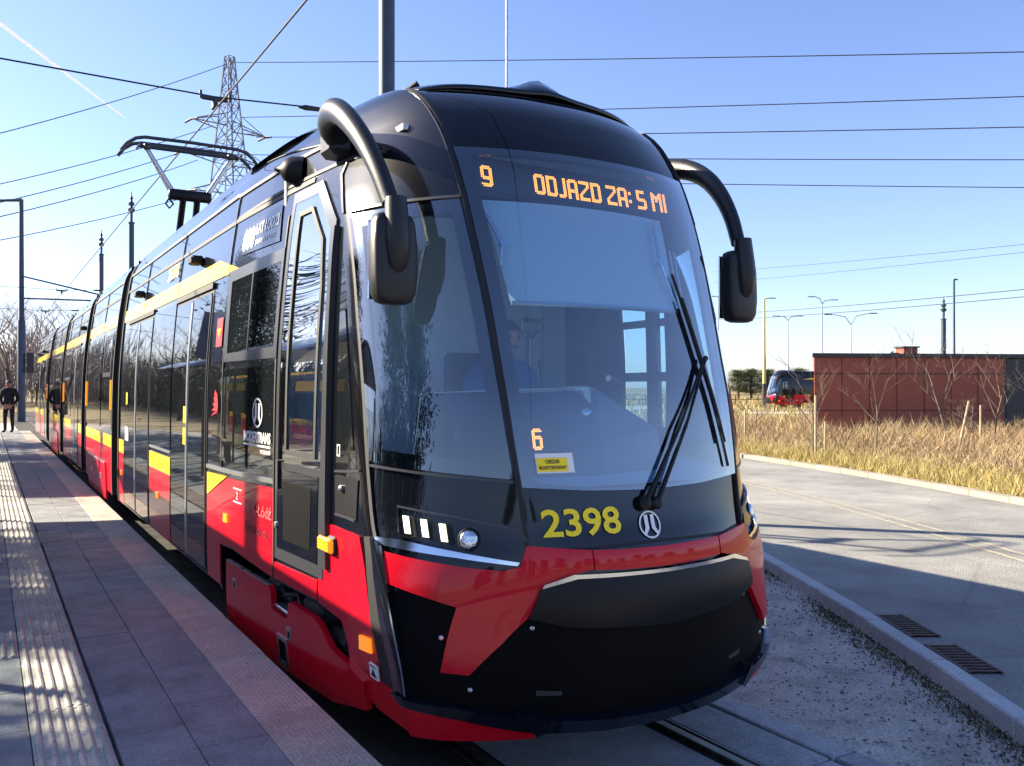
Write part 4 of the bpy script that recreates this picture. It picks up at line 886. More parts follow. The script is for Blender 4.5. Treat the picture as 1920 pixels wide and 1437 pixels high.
pl_ = G().box((-2.70, 5.95, .304), (.34, .42, .01), 0, .003).build('cover_plate', pm('steel_plate', (.12, .12, .125), .5, .7, var=.3, scale=15), pf)
# ground litter, moss along the kerb, dry grass, shrubs: nobody could count these
def blades(name, P, H, W, lean, mat, tones, parent=None, dirs=None):
    n = len(P); a = npr.uniform(0, 2*np.pi, n); d = np.stack([np.cos(a), np.sin(a), 0*a], -1)
    b = npr.uniform(0, 2*np.pi, n); l = np.stack([np.cos(b), np.sin(b), 0*b], -1)*(lean*H*npr.uniform(.2, 1, n))[:, None]
    v = np.empty((n*3, 3)); v[0::3] = P-d*W[:, None]/2; v[1::3] = P+d*W[:, None]/2; v[2::3] = P+l+np.stack([0*H, 0*H, H], -1)
    me = bpy.data.meshes.new(name); me.vertices.add(n*3); me.vertices.foreach_set('co', v.ravel()); me.loops.add(n*3); me.loops.foreach_set('vertex_index', np.arange(n*3))
    me.polygons.add(n); me.polygons.foreach_set('loop_start', np.arange(0, n*3, 3)); me.polygons.foreach_set('loop_total', np.full(n, 3)); me.update(); me.validate()
    me.materials.append(mat); o = bpy.data.objects.new(name, me); link(o, parent); tone(o, tones); return o
def polar(r, a): return np.stack([CX0+r*np.cos(a), CY0+r*np.sin(a), 0*r], -1)
n = 14000; r = 54.47-np.abs(npr.normal(0, .10, n)); a = R(1)*npr.uniform(-34, -18, n)
keep = (np.sin(a*140)+np.sin(a*57+1)+npr.uniform(-1, 1, n)) > -.6; P = polar(r[keep], a[keep]); P[:, 2] = -.012; k = len(P)
tag(blades('moss', P, npr.uniform(.006, .028, k), npr.uniform(.006, .016, k), 1.2, M['moss'], npr.uniform(0, 1, k)), 'low green and brown moss growing along the inner foot of the grey kerb', 'moss', kind='stuff')
n = 2600; y = npr.uniform(-1.5, 9, n); x1 = CX0+np.sqrt(54.45**2-(y-CY0)**2); x = 1.2+(x1-1.2)*npr.uniform(0, 1, n)**.8
tag(blades('leaf_litter', np.stack([x, y, 0*x-.006], -1), npr.uniform(.002, .014, n), npr.uniform(.008, .035, n), 2.6, M['litter'], npr.uniform(0, 1, n)**1.5), 'scattered dead leaves and chips lying on the bare dirt strip', 'litter', kind='stuff')
n = 220; tag(blades('leaf_litter', np.stack([npr.uniform(-3, -1.3, n), npr.uniform(0, 14, n), 0*np.ones(n)+.312], -1), npr.uniform(.002, .008, n), npr.uniform(.012, .03, n), 3, M['litter'], npr.uniform(.4, 1, n)), 'few small pale leaves scattered on the platform paving', 'litter', kind='stuff')
n = 900; y = npr.uniform(-1.5, 8, n); x1 = CX0+np.sqrt(54.4**2-(y-CY0)**2); x = 1.2+(x1-1.2)*npr.uniform(0, 1, n)
g = G()
for i in range(n):
    s = float(npr.uniform(.004, .014)); g.box((float(x[i]), float(y[i]), -.010), (s*1.5, s*1.2, s), float(npr.uniform(0, 3)))
tag(g.build('pebbles', M['conc']), 'small stones lying loose on the dirt strip', 'pebbles', kind='stuff')
n = 52000; r = 60.62+np.abs(npr.normal(0, 1.5, n)); a = R(1)*npr.uniform(-31, -2, n); P = polar(r, a); P[:, 2] = -.01
tag(blades('dry_grass', P, npr.uniform(.05, .26, n)*np.clip((r-60.4)*1.3, .35, 1.3), npr.uniform(.008, .022, n), .9, M['straw'], np.clip(npr.normal(.55, .25, n), 0, 1)), 'yellow dry grass on the verge beyond the road', 'grass', kind='stuff')
def shrubs(name, C_, rad, hgt, per, tones, label):
    Ps = []; Hs = []; Ts = []
    for c, rr, hh, tt in zip(C_, rad, hgt, tones):
        q = npr.normal(0, 1, (per, 3))*np.array([rr, rr, 0])*.5; z = npr.uniform(0, .6, per)*hh*np.exp(-((q[:, 0]**2+q[:, 1]**2)/(rr*rr)))
        Ps.append(c+q+np.stack([0*z, 0*z, z], -1)); Hs.append(npr.uniform(.15, .5, per)*hh); Ts.append(np.clip(npr.normal(tt, .16, per), 0, 1))
    P = np.concatenate(Ps); H = np.concatenate(Hs); T = np.concatenate(Ts)
    return tag(blades(name, P, H, npr.uniform(.008, .02, len(P)), 1.3, M['shrub'], T), label, 'shrubs', kind='stuff')
n = 1250; r = 62.4+npr.uniform(0, 1, n)**1.2*15; a = R(1)*npr.uniform(-31, 0, n); C_ = polar(r, a)
fr_ = np.clip((r-62)/3, .45, 1)
shrubs('dry_shrubs', C_, npr.uniform(.35, .75, n), npr.uniform(.55, 1.15, n)*fr_, 64, npr.uniform(.15, .95, n), 'tangled reddish brown leafless shrubs filling the verge before the rust building')
n = 24000; x = npr.uniform(20, 120, n); y = npr.uniform(15, 130, n); P = np.stack([x, y, 0*x-.06], -1)
tag(blades('dry_grass', P, npr.uniform(.1, .5, n), npr.uniform(.05, .14, n), .7, M['straw'], np.clip(npr.normal(.4, .25, n), 0, 1)), 'sparse tawny grass over the far field behind the building', 'grass', kind='stuff')
sheet('footpath', [(45.0, 42.5), (78, 22), (80, 26), (47.5, 46.5)], -.035, M['path'])
sheet('footpath', [(30, 43), (60, 68), (58, 71), (27, 47)], -.04, M['path'])
sheet('crossing_path', [(-6, 36), (-1.4, 36), (-1.4, 52), (-6, 46)], -.03, M['path'])

# leafless wood left of the platform: a mass of thin stems, mirrored in the tram side
n = 70000; x = -14-npr.uniform(0, 1, n)**.7*16; y = npr.uniform(-8, 95, n); hh = npr.uniform(1.2, 6.5, n)*(.6+.4*np.sin(y*.31)*np.sin(y*.13+1))
tag(blades('bare_wood', np.stack([x, y, npr.uniform(0, 1, n)*hh*.7-.06], -1), hh*.45, npr.uniform(.05, .16, n), .5, M['wood'], npr.uniform(0, 1, n)), 'dense leafless wood of thin brown stems left of the platform', 'wood', kind='stuff')
n = 52000; x = npr.uniform(-95, 13, n); y = 96+npr.uniform(0, 1, n)*45+np.maximum(0, -x-20)*.2; top = (7.5+3.5*np.sin(x*.23+1)*np.sin(x*.071)+1.5*np.sin(x*.9))*npr.uniform(.75, 1.15, n); z0 = npr.uniform(0, 1, n)**.8*top*.8
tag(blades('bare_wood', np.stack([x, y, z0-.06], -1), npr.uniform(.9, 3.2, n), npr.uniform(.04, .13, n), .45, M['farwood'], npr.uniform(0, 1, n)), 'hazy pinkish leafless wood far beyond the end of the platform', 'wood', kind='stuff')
n = 24000; x = -13-npr.uniform(0, 1, n)*14-(npr.uniform(0, 1, n)*6); y = npr.uniform(60, 230, n); hh = npr.uniform(2.5, 8.5, n)
tag(blades('bare_wood', np.stack([x, y, npr.uniform(0, 1, n)*hh*.7-.06], -1), hh*.4, npr.uniform(.08, .25, n), .5, M['wood'], npr.uniform(0, 1, n)), 'dark leafless wood continuing far left of the tracks', 'wood', kind='stuff')
# ================================================================== TREES
def bare_tree(seed, h, spread=.55, depth=5, thin=1., trunk_frac=.32, fork=(2, 3, 3)):
    rr = random.Random(seed); tk = G(); cr_ = G()
    def grow(p, d, L, r, lv):
        n = 3; pts = [p]; q = p; dd = d.copy()
        for i in range(n):
            dd = (dd+Vector((rr.gauss(0, .09), rr.gauss(0, .09), rr.gauss(.03, .05)))).normalized(); q = q+dd*L/n; pts.append(q)
        (tk if lv == 0 else cr_).tube(pts, [r*(1-.5*i/n) for i in range(n+1)], 6 if lv == 0 else (4 if lv < 3 else 3), caps=False)
        if lv >= depth: return
        m = rr.choice(fork) if lv else rr.choice((5, 6))
        for k in range(m):
            t = rr.uniform(.45, 1) if lv else rr.uniform(.55, 1); i = min(n-1, int(t*n)); b = pts[i]+(pts[i+1]-pts[i])*(t*n-i)
            az = rr.uniform(0, 6.283); side_ = Vector((math.cos(az), math.sin(az), rr.uniform(-.05, .5)))
            nd = (dd*(1-spread)+side_*spread).normalized(); grow(b, nd, L*rr.uniform(.5, .75), max(r*.5*rr.uniform(.7, 1), .004*thin), lv+1)
    grow(Vector((0, 0, -.1)), Vector((0, 0, 1)), h*trunk_frac*1.6, .022*h*min(thin, 1), 0)
    return tk, cr_
def place_bare(proto, loc, rz, sc, label, group):
    root = empty('bare_tree', loc, rz); root.scale = (sc, sc, sc); tag(root, label, 'tree', group)
    for nm, me in proto: o = bpy.data.objects.new(nm, me); link(o, root)
    return root
def mesh_of(g, name, mat):
    me = bpy.data.meshes.new(name); me.from_pydata([tuple(p) for p in g.v], [], g.f); me.update(); me.materials.append(mat); return me
def bare_proto(*a, mat='bark', tw='twig', **k):
    t, c = bare_tree(*a, **k); return [('trunk', mesh_of(t, 'trunk', M[mat])), ('crown', mesh_of(c, 'crown', M[tw]))]
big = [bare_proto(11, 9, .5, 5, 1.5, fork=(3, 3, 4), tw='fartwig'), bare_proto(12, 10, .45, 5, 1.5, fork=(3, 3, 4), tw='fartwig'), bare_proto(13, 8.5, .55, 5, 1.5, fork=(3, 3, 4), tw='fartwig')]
far_l = ['thin bare tree left of the lamp post at the end of the platform', 'tall bare tree right behind the lamp post at the far left', 'bare tree just right of the lamp post above the blue cabinet', 'bare tree behind the rear end of the tram', 'spreading bare tree farther back between lamp post and tram tail', 'low bare tree nearest the left picture edge', 'slim bare tree farthest back over the tracks']
for i, (x, y, s) in enumerate(((-3.0, 74, 1.05), (-.8, 78, 1.1), (1.6, 72, 1.0), (5.2, 80, 1.05), (2.8, 92, 1.15), (-4.8, 68, .95), (.3, 100, 1.2))):
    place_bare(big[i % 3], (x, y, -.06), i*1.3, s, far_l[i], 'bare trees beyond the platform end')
refl = ['nearest', 'second', 'third', 'fourth', 'fifth', 'sixth', 'seventh', 'eighth']
for i in range(8):
    place_bare(big[i % 3], (-11-1.5*(i % 3), 20+i*6.5, -.06), i*2.1, .85+.1*(i % 2), f'{refl[i]} bare tree of the row left of the platform, mirrored in the tram side', 'bare trees left of the platform')
young = [bare_proto(31, 2.6, .5, 4, .45, .34, mat='twig'), bare_proto(32, 3.0, .45, 4, .45, .34, mat='twig'), bare_proto(33, 2.4, .55, 4, .45, .32, mat='twig')]
yl = [((18.2, 12.3, 0), 1.15, 'leafless young tree before the left half of the rust building, widest crown', 0), ((16.3, 12.8, 0), 1.0, 'leafless sapling at the left corner of the rust building', 1), ((21.7, 12.5, 0), 1.3, 'leafless young tree right of the middle of the rust building', 1), ((19.5, 10.3, 0), .85, 'small leafless tree tied to a leaning stake before the rust building', 2), ((21.9, 11.2, 0), 1.25, 'tallest leafless young tree before the right part of the rust building', 0), ((21.6, 10.0, 0), 1.1, 'leafless young tree at the right picture edge beside the rust building', 1), ((19.9, 18.3, 0), .85, 'slender sapling standing alone between the near tram and the rust building', 2)]
for i, (p, s, l, k) in enumerate(yl):
    place_bare(young[k], p, i*1.1, s, l, 'staked young trees on the verge')
for (x, y, tx, ty, h, l) in ((15.9, 12.4, 0, 0, 1.65, 'upright pale wooden stake beside the sapling at the building corner'), (16.5, 12.6, .02, 0, .95, 'short dark wooden stake beside the sapling at the building corner'), (19.0, 10.5, .22, -.1, 1.5, 'leaning pale wooden stake before the rust building'), (19.5, 18.4, .03, 0, 1.1, 'dark wooden stake by the lone slender sapling'), (21.6, 11.4, 0, 0, 1.35, 'wooden stake by the tallest young tree')):
    g = G().tube([(0, 0, -.1), (tx*h, ty*h, h)], [.035, .03], 8); tag(g.build('tree_stake', M['stake'], loc=(x, y, 0)), l, 'stake', 'tree stakes on the verge')
def pine_proto(seed, h, nclump=95, per=95, w=.30, low=.25):
    rr = np.random.default_rng(seed); tk = G().tube([(0, 0, -.1), (.05*h*.3, .02, h*.4), (.02, .03*h*.3, h*.75), (0, 0, h)], [.024*h, .019*h, .012*h, .004*h], 8, caps=False)
    Ps = []; Ds = []; Ts = []
    for i in range(nclump):
        t = rr.uniform(low, 1.0); z = h*t; prof = (1-t)**.6*min(1, (t-low+.12)*4); rad = w*h*prof*rr.uniform(.35, 1.1); az = rr.uniform(0, 6.283)
        c = np.array([rad*math.cos(az), rad*math.sin(az), z+rr.normal(0, .12)]); 
        if i % 2 == 0: tk.tube([(0, 0, z-.25*rad), (c[0]*.55, c[1]*.55, z-.08*rad), tuple(c)], [.010*h*.5, .006*h*.5, .003*h*.5], 4, caps=False)
        cs_ = .055*h*rr.uniform(.7, 1.4); q = rr.normal(0, 1, (per, 3))*np.array([cs_, cs_, cs_*.55]); Ps.append(c+q); Ts.append(np.clip(rr.normal(.45, .18)+q[:, 2]/cs_*.22+rr.normal(0, .12, per), 0, 1))
        d = q/np.linalg.norm(q, axis=1)[:, None]+np.array([0, 0, .5])+rr.normal(0, .5, (per, 3)); Ds.append(d/np.linalg.norm(d, axis=1)[:, None])
    P = np.concatenate(Ps); D = np.concatenate(Ds); T = np.concatenate(Ts); n = len(P); L = rr.uniform(.018, .036, n)*h
    s = np.cross(D, rr.normal(0, 1, (n, 3))); s /= np.linalg.norm(s, axis=1)[:, None]; wd = .0055*h
    v = np.empty((n*3, 3)); v[0::3] = P-s*wd; v[1::3] = P+s*wd; v[2::3] = P+D*L[:, None]
    me = bpy.data.meshes.new('crown'); me.vertices.add(n*3); me.vertices.foreach_set('co', v.ravel()); me.loops.add(n*3); me.loops.foreach_set('vertex_index', np.arange(n*3)); me.polygons.add(n)
    me.polygons.foreach_set('loop_start', np.arange(0, n*3, 3)); me.polygons.foreach_set('loop_total', np.full(n, 3)); me.update(); me.validate(); me.materials.append(M['needles'])
    at = me.attributes.new('tone', 'FLOAT', 'FACE'); at.data.foreach_set('value', T.astype(np.float32))
    return [('trunk', mesh_of(tk, 'trunk', M['pinebark'])), ('crown', me)]
pines = [pine_proto(5, 8.6), pine_proto(6, 8.0, 110, 85, .26, .18)]
farcrown = []
for nm, me in pines[0], pines[1]:
    c_ = me[1].copy(); c_.materials[0] = M['bush']; farcrown.append([nm, ('crown', c_)])
def place_pine(k, x, y, rz, s, label, group, wide=1.):
    root = empty('pine_tree', (x, y, -.06), rz); root.scale = (s*wide, s*wide, s); tag(root, label, 'tree', group)
    for nm, me in (farcrown if wide > 1 else pines)[k]: o = bpy.data.objects.new(nm, me); link(o, root)
for i, (k, x, y, s, l) in enumerate(((0, -12.0, .6, 1.0, 'pine mirrored in the corner window, the taller of the pair abreast of the tram nose'), (1, -13.6, 3.4, .98, 'pine mirrored in the corner window, second of the pair abreast of the tram nose'), (0, -11.2, 9.6, .84, 'pine shading the near platform, third along the left row'), (1, -10.4, 12.4, .86, 'pine shading the near platform, fourth along the left row'), (0, -11.2, 15.6, .84, 'pine shading the platform, fifth along the left row'), (1, -9.6, 27.5, .95, 'pine mirrored in the cab side window, nearer of two by the far shelter'), (0, -8.8, 31, 1.0, 'pine mirrored in the cab side window, farther of two by the far shelter'))):
    place_pine(k, x, y, i*1.7, s, l, 'pines left of the platform')
for i in range(22):
    x = -27+i*3.1+rng.uniform(-1, 1); y = -29+rng.uniform(-3, 3)
    place_pine(i % 2, x, y, i*2.3, .56+.09*(i % 3), 'dark pine of the row behind the camera, mirrored low in the windscreen', 'pines behind the camera')
fp = [(107.6, 105.7, .55, 'leftmost small pine on the far field beside the near tram'), (109.5, 104.5, .62, 'second small pine from the left on the far field'), (111.9, 103.1, .56, 'third small pine from the left on the far field, before the cream pole'), (114.0, 101.8, .5, 'dark pine on the far field right of the cream pole'), (116.5, 100.3, .58, 'dark pine on the far field just left of the second tram')]
for i, (x, y, s, l) in enumerate(fp): place_pine(i % 2, x, y, i*1.9, s, l, 'pines on the far field', 1.9)
# ================================================================== BUILDINGS AND STREET FURNITURE
bx, by = 24.84, 19.97; ux, uy_ = (32.53-24.84)/8.43, (16.52-19.97)/8.43; brz = math.atan2(uy_, ux)
bd = empty('utility_building', (bx, by, 0), brz); tag(bd, 'low rust-brown panelled building with dark flat roof behind the dry shrubs', 'building')
def prism(name, poly, z0, z1, mat, parent): n = len(poly); return mk(name, [(x, y, z0) for x, y in poly]+[(x, y, z1) for x, y in poly], [tuple(range(n-1, -1, -1)), tuple(range(n, 2*n))]+[(i, (i+1) % n, n+(i+1) % n, n+i) for i in range(n)], mat, parent)
prism('wall_core', [(.0, .05), (9.5, .05), (12.5, 5.0), (3.0, 5.0)], 0, 3.0, M['trim'], bd)
pw = 1.135; k = 0; pmesh = {}
for c in range(7):
    for z0, z1 in ((0, .95), (.96, 2.38), (2.39, 3.03)):
        key = (z0,)
        if key not in pmesh: o = G().box((0, 0, 0), (pw-.03, .03, z1-z0-.028), 0, .004).build('panel', M['rust'], bd); pmesh[key] = o.data
        else: o = bpy.data.objects.new('panel', pmesh[key]); link(o, bd)
        o.location = (pw/2+c*pw, .032, (z0+z1)/2)
prism('roof_edge', [(-.12, -.10), (9.75, -.10), (12.9, 5.2), (2.95, 5.2)], 3.02, 3.18, M['trim'], bd)
G().box((8.75, .06, 1.5), (1.4, .05, 3.0)).build('dark_bay', M['trim'], bd)
vt = G().box((4.75, 1.6, 3.32), (.6, .6, .30), 0, .01).build('roof_vent', M['rust'], bd); G().box((4.75, 1.6, 3.50), (.72, .72, .06)).build('vent_cap', M['trim'], vt)
G().box((4.1, 1.4, 3.22), (.25, .2, .1)).tube([(3.9, 1.4, 3.2), (4.05, 1.4, 3.32)], .03, 6).build('roof_camera', M['trim'], bd)
# second tram in the distance: the same vehicle, turned
t2 = empty('tram', (63.0, 57.7, -.05), R(-122)); tag(t2, 'distant black tram with red skirt half hidden behind the rust-brown building', 'tram')
skip = {'bellows', 'end_frame', 'bolt', 'lens_rib', 'pantograph_base', 'cab_lining', 'sun_blind', 'roof_aerial', 'operator_name', 'load_mark', 'anniversary_film', 'wheel_well', 'hose', 'roof_boxes'}
for ch in list(tram.children):
    if ch.name.split('.')[0] in skip: continue
    if ch.name.split('.')[0] in ('car_body', 'yellow_band', 'roof_gutter', 'window', 'passenger_door', 'yellow_stripe', 'red_panel', 'bogie_lid', 'side_marker', 'far_glazing', 'far_stripe', 'far_skirt') and max((ch.matrix_world @ Vector(c)).y for c in ch.bound_box) > 9.2: continue
    dup(ch, t2)
# poles
def finial_pole(x, y, h, r, label):
    root = empty('catenary_pole', (x, y, 0)); tag(root, label, 'pole', 'slate catenary poles')
    G().lathe([(r*1.5, 0), (r*1.5, .5), (r*1.15, .6), (r, 1.2), (r, h-1.2), (r*.98, h-1.1)], (0, 0, -.05), 14).build('shaft', M['pole'], root, auto=40)
    G().lathe([(r*1.25, 0), (r*1.25, .05), (r*.5, .08), (r*.5, .45), (r*1.1, .5), (r*1.3, .6), (r*.7, .66), (r*.5, .72), (r*1.1, .78), (r*1.15, .85), (r*.5, .92), (r*.4, 1.0), (r*.7, 1.05), (r*.3, 1.15), (.01, 1.35)], (0, 0, h-1.2), 14).build('finial', M['pole'], root, auto=40)
    return root
finial_pole(2.6, 9.3, 10.4, .122, 'thick slate catenary pole rising above the tram cab roof to the top edge')
finial_pole(2.6, 36.5, 9.9, .11, 'slate catenary pole with finial, the nearer of two behind the tram')
finial_pole(2.6, 47.5, 10.0, .11, 'slate catenary pole with finial, the farther of two behind the tram')
finial_pole(-7.2, 9.2, 9.5, .11, 'slate catenary pole left of the platform holding the nearest cross wire')
finial_pole(44.1, 27.1, 6.9, .13, 'slate pole with finial above the roof of the rust building')
def lamp(x, y, h, r, arms, label, mat='galv', head=.5):
    root = empty('street_lamp', (x, y, 0)); tag(root, label, 'street lamp', 'street lamps')
    G().tube([(0, 0, -.1), (0, 0, h*.45), (0, 0, h*.46), (0, 0, h)], [r, r*.95, r*.7, r*.5], 10).build('pole', M[mat], root, auto=40)
    for (dx, dy, dz) in arms:
        G().tube([(0, 0, h-.02), (dx*.3, dy*.3, h+dz*.75), (dx, dy, h+dz)], [r*.45, r*.4, r*.35], 8).build('arm', M[mat], root, auto=50)
        a = math.atan2(dy, dx); G().box((dx+math.cos(a)*head*.5, dy+math.sin(a)*head*.5, h+dz), (head, head*.32, .09), a, .03).build('lamp_head', M['trim'], root)
    return root
rx, ry = .858, -.514
ll = lamp(-.94, 51.7, 12.1, .22, [(-.9*rx, -.9*ry, -.05)], 'tall slate lamp post with single arm at the far left beyond the platform', 'pole', .9)
tl = G().box((.42, -.2, 5.2), (.34, .3, 1.1), 0, .04).box((.42, -.36, 5.55), (.4, .1, .05)).box((.42, -.36, 5.2), (.4, .1, .05)).box((.42, -.36, 4.85), (.4, .1, .05)).build('traffic_light', M['trim'], loc=(-.94, 51.7, -2.0)); tag(tl, 'dark traffic light fixed to the tall lamp post at the far left', 'traffic light')
tag(G().box((0, 0, .9), (.6, .5, 1.9), 0, .03).build('utility_cabinet', M['pole'], loc=(1.55, 49.5, -.05)), 'slate blue utility cabinet right of the lamp post at the far left', 'cabinet')
bk = empty('bracket_arms', (-.9, 51.5, 7.0)); tag(bk, 'pair of slim dark bracket arms reaching right from the far left lamp post', 'bracket')
G().tube([(0, 0, .9), (3.9, -2.4, -.2)], .05, 6).build('upper_arm', M['pole'], bk); G().tube([(0, 0, -.3), (3.8, -2.3, -.45)], .05, 6).build('lower_arm', M['pole'], bk)
lamp(73.3, 67.8, 11.9, .20, [(.5*rx, .5*ry, .1)], 'cream lamp pole with black foot beside the second tram', 'polecream', .8)
G().tube([(0, 0, -.1), (0, 0, 2.3)], .24, 10).build('pole_foot', M['trim'], COL.objects[-1] if False else [o for o in COL.objects if o.get('label', '').startswith('cream lamp')][0])
lamp(91.3, 80.4, 11.0, .14, [(-1.2*rx, -1.2*ry, .6), (1.2*rx, 1.2*ry, .6)], 'slim double-armed lamp rising just above the second tram', head=.9)
lamp(87.1, 71.2, 12.3, .15, [(-.9*rx, -.9*ry, .9), (1.1*rx, 1.1*ry, .5)], 'double-headed lamp above the left end of the rust building', head=.9)
lamp(64.9, 49.6, 7.6, .10, [(-1.7*rx, -1.7*ry, .9), (1.7*rx, 1.7*ry, 1.0)], 'wide double-armed lamp above the left part of the rust building', head=.7)
lamp(76.0, 77.9, 13.2, .14, [(-.5*rx, -.5*ry, .05)], 'thin lamp pole just right of the tram windscreen under the right mirror', head=.7)
lamp(46.5, 28.0, 8.2, .11, [(.05, .0, .05)], 'tall slim lamp pole with ball head above the rust building', 'pole', .3)
m_ = G().tube([(0, 0, -.1), (0, 0, 14)], [.05, .035], 8).build('mast', M['galv'], loc=(10.06, 18.33, 0)); tag(m_, 'thin grey mast rising behind the tram roof to the top edge', 'mast')
fn_ = empty('railing', (62, 64, 0)); tag(fn_, 'low metal railing along the track left of the second tram', 'railing')
for k in range(9):
    G().tube([(-8+2*k, 5.0-1.2*k, 0), (-8+2*k, 5.0-1.2*k, 1.1)], .04, 6).build('post', M['trim'], fn_)
for z in (1.08, .6): G().tube([(-8, 5.0, z), (8, -4.6, z)], .035, 6).build('rail', M['trim'], fn_)
# lattice pylon
py0 = (23.6, 109.3); pyl = empty('pylon', (*py0, 0), R(20)); tag(pyl, 'tall grey lattice power pylon behind the tram pantograph', 'pylon')
g = G(); H = 43.2
lev = [0, 6, 11.5, 16.5, 21, 24.5, 27.5, 30, 32.5, 34.8, 37, 39, 41, H]; wd = lambda z: 3.4*(1-z/H)**1.05+.42
cor = ((-1, -1), (1, -1), (1, 1), (-1, 1))
for cx_, cy_ in cor: g.tube([(cx_*wd(z), cy_*wd(z), z) for z in lev], .11, 5)
for z0, z1 in zip(lev[:-1], lev[1:]):
    for i in range(4):
        a, b = cor[i], cor[(i+1) % 4]; p = lambda c, z: (c[0]*wd(z), c[1]*wd(z), z)
        g.tube([p(a, z0), p(b, z1)], .06, 4); g.tube([p(b, z0), p(a, z1)], .06, 4); g.tube([p(a, z1), p(b, z1)], .05, 4)
g.build('tower', M['lattice'], pyl)
armz = [(34.2, 5.2), (30.0, 6.6), (25.6, 5.4)]
for z, L in armz:
    for s in (-1, 1):
        a = G(); w = wd(z)
        for q in (-1, 1): a.tube([(s*w, q*w, z), (s*L, 0, z+.1)], .08, 4); a.tube([(s*w, q*w, z+1.5), (s*L, 0, z+.1)], .07, 4)
        for t in (.3, .6): a.tube([(s*(w+(L-w)*t), -w*(1-t), z), (s*(w+(L-w)*t), w*(1-t), z+1.5*(1-t))], .05, 4); a.tube([(s*(w+(L-w)*t), w*(1-t), z), (s*(w+(L-w)*(t+.25)), -w*(1-t-.25), z)], .05, 4)
        a.build('cross_arm', M['lattice'], pyl)
        for e in (-1, 1): G().tube([(s*L, 0, z), (s*L, e*1.4, z-.15)], .13, 6).build('insulator', M['trim'], pyl)
# overhead lines
def wire(name, a, b, sag, r, label, group, n=14):
    a, b = Vector(a), Vector(b); o = G().tube([a+(b-a)*t-Vector((0, 0, sag*4*t*(1-t))) for t in np.linspace(0, 1, n)], r, 5).build(name, M['wire']); return tag(o, label, 'wire', group)
RL = [((23.5, 108.2, 42.1), (73.3, 38.7, 30.6), 'topmost'), ((24.5, 106.4, 35.0), (73.3, 38.7, 26.8), 'second from top'), ((25.7, 104.6, 32.3), (73.3, 38.7, 24.2), 'third from top'), ((24.6, 111., 31.5), (88.5, 47.1, 25.3), 'fourth from top'), ((24.5, 113.4, 29.3), (93.6, 49.9, 23.6), 'fifth from top')]
for a, b, l in RL:
    b2 = tuple(a[i]+(b[i]-a[i])*1.25 for i in range(3)); wire('power_line', a, b2, .25, .05, f'power line running right from the pylon, {l}', 'power lines right of the pylon')
LLs = [((23.3, 109.5, 42.3), (-1.5, 83.6, 24.0), 'topmost'), ((21.9, 110.4, 34.6), (-1.5, 89.4, 20.8), 'second from top'), ((21.0, 110.9, 32.3), (-1.5, 83.6, 18.1), 'third from top'), ((20.2, 111.4, 30.3), (-1.6, 77.8, 15.9), 'fourth from top'), ((22.9, 121.4, 28.5), (-1.5, 89.4, 15.7), 'lowest')]
for a, b, l in LLs:
    b2 = tuple(a[i]+(b[i]-a[i])*1.35 for i in range(3)); wire('power_line', a, b2, .6, .045, f'power line running down left from the pylon, {l}', 'power lines left of the pylon')
for a, b, l in (((97., 100.3, 13.5), (58.1, 30.3, 8.7), 'upper of the close pair over the rust building'), ((97., 100.3, 12.6), (58.1, 30.3, 8.2), 'lower of the close pair over the rust building'), ((125.4, 129.9, 25.5), (98.7, 52.7, 18.3), 'upper faint wire right of the tram mirror'), ((125.4, 129.9, 23.3), (98.7, 52.7, 17.4), 'lower faint wire right of the tram mirror')):
    b2 = tuple(a[i]+(b[i]-a[i])*1.2 for i in range(3)); wire('overhead_wire', a, b2, .3, .03, f'thin overhead wire, {l}', 'thin wires at the right')
wire('contact_wire', (0, -30, 5.56), (0, 62, 5.62), 0., .012, 'black contact wire running along above the tram', 'overhead wires of the tram line')
for y, l in ((9.05, 'nearest, above the pantograph'), (36.5, 'middle, behind the tram roof'), (47.5, 'farthest, beyond the tram')):
    root = empty('cross_wire', (-7.2, y, 5.8)); tag(root, f'cross wire holding up the contact wire, {l}', 'wire', 'cross wires of the tram line')
    G().tube([(0, 0, .12), (4, 0, .02), (7.2, 0, -.03), (9.8, 0, .12)], .011, 6).build('span', M['wire'], root)
    G().box((7.2, 0, -.06), (.34, .05, .05), 0, .01).box((7.2, 0, -.13), (.06, .16, .12), 0, .01).box((7.02, 0, -.02), (.03, .04, .10)).box((7.40, 0, -.02), (.03, .04, .10)).build('clamp', M['trim'], root)
    G().tube([(8.35, 0, .02), (8.45, 0, .03), (8.75, 0, .04), (8.85, 0, .05)], [.012, .04, .03, .012], 8).build('strain_insulator', M['trim'], root)
cv = G().tube([(-18.4, 880.6, 335.7), (40.8, 845.1, 283.7), (100.2, 809.5, 231.4)], [1.7, 1.3, .5], 12).build('contrail', M['contrail']); tag(cv, 'thin white vapour trail slanting down across the upper left sky', 'contrail')
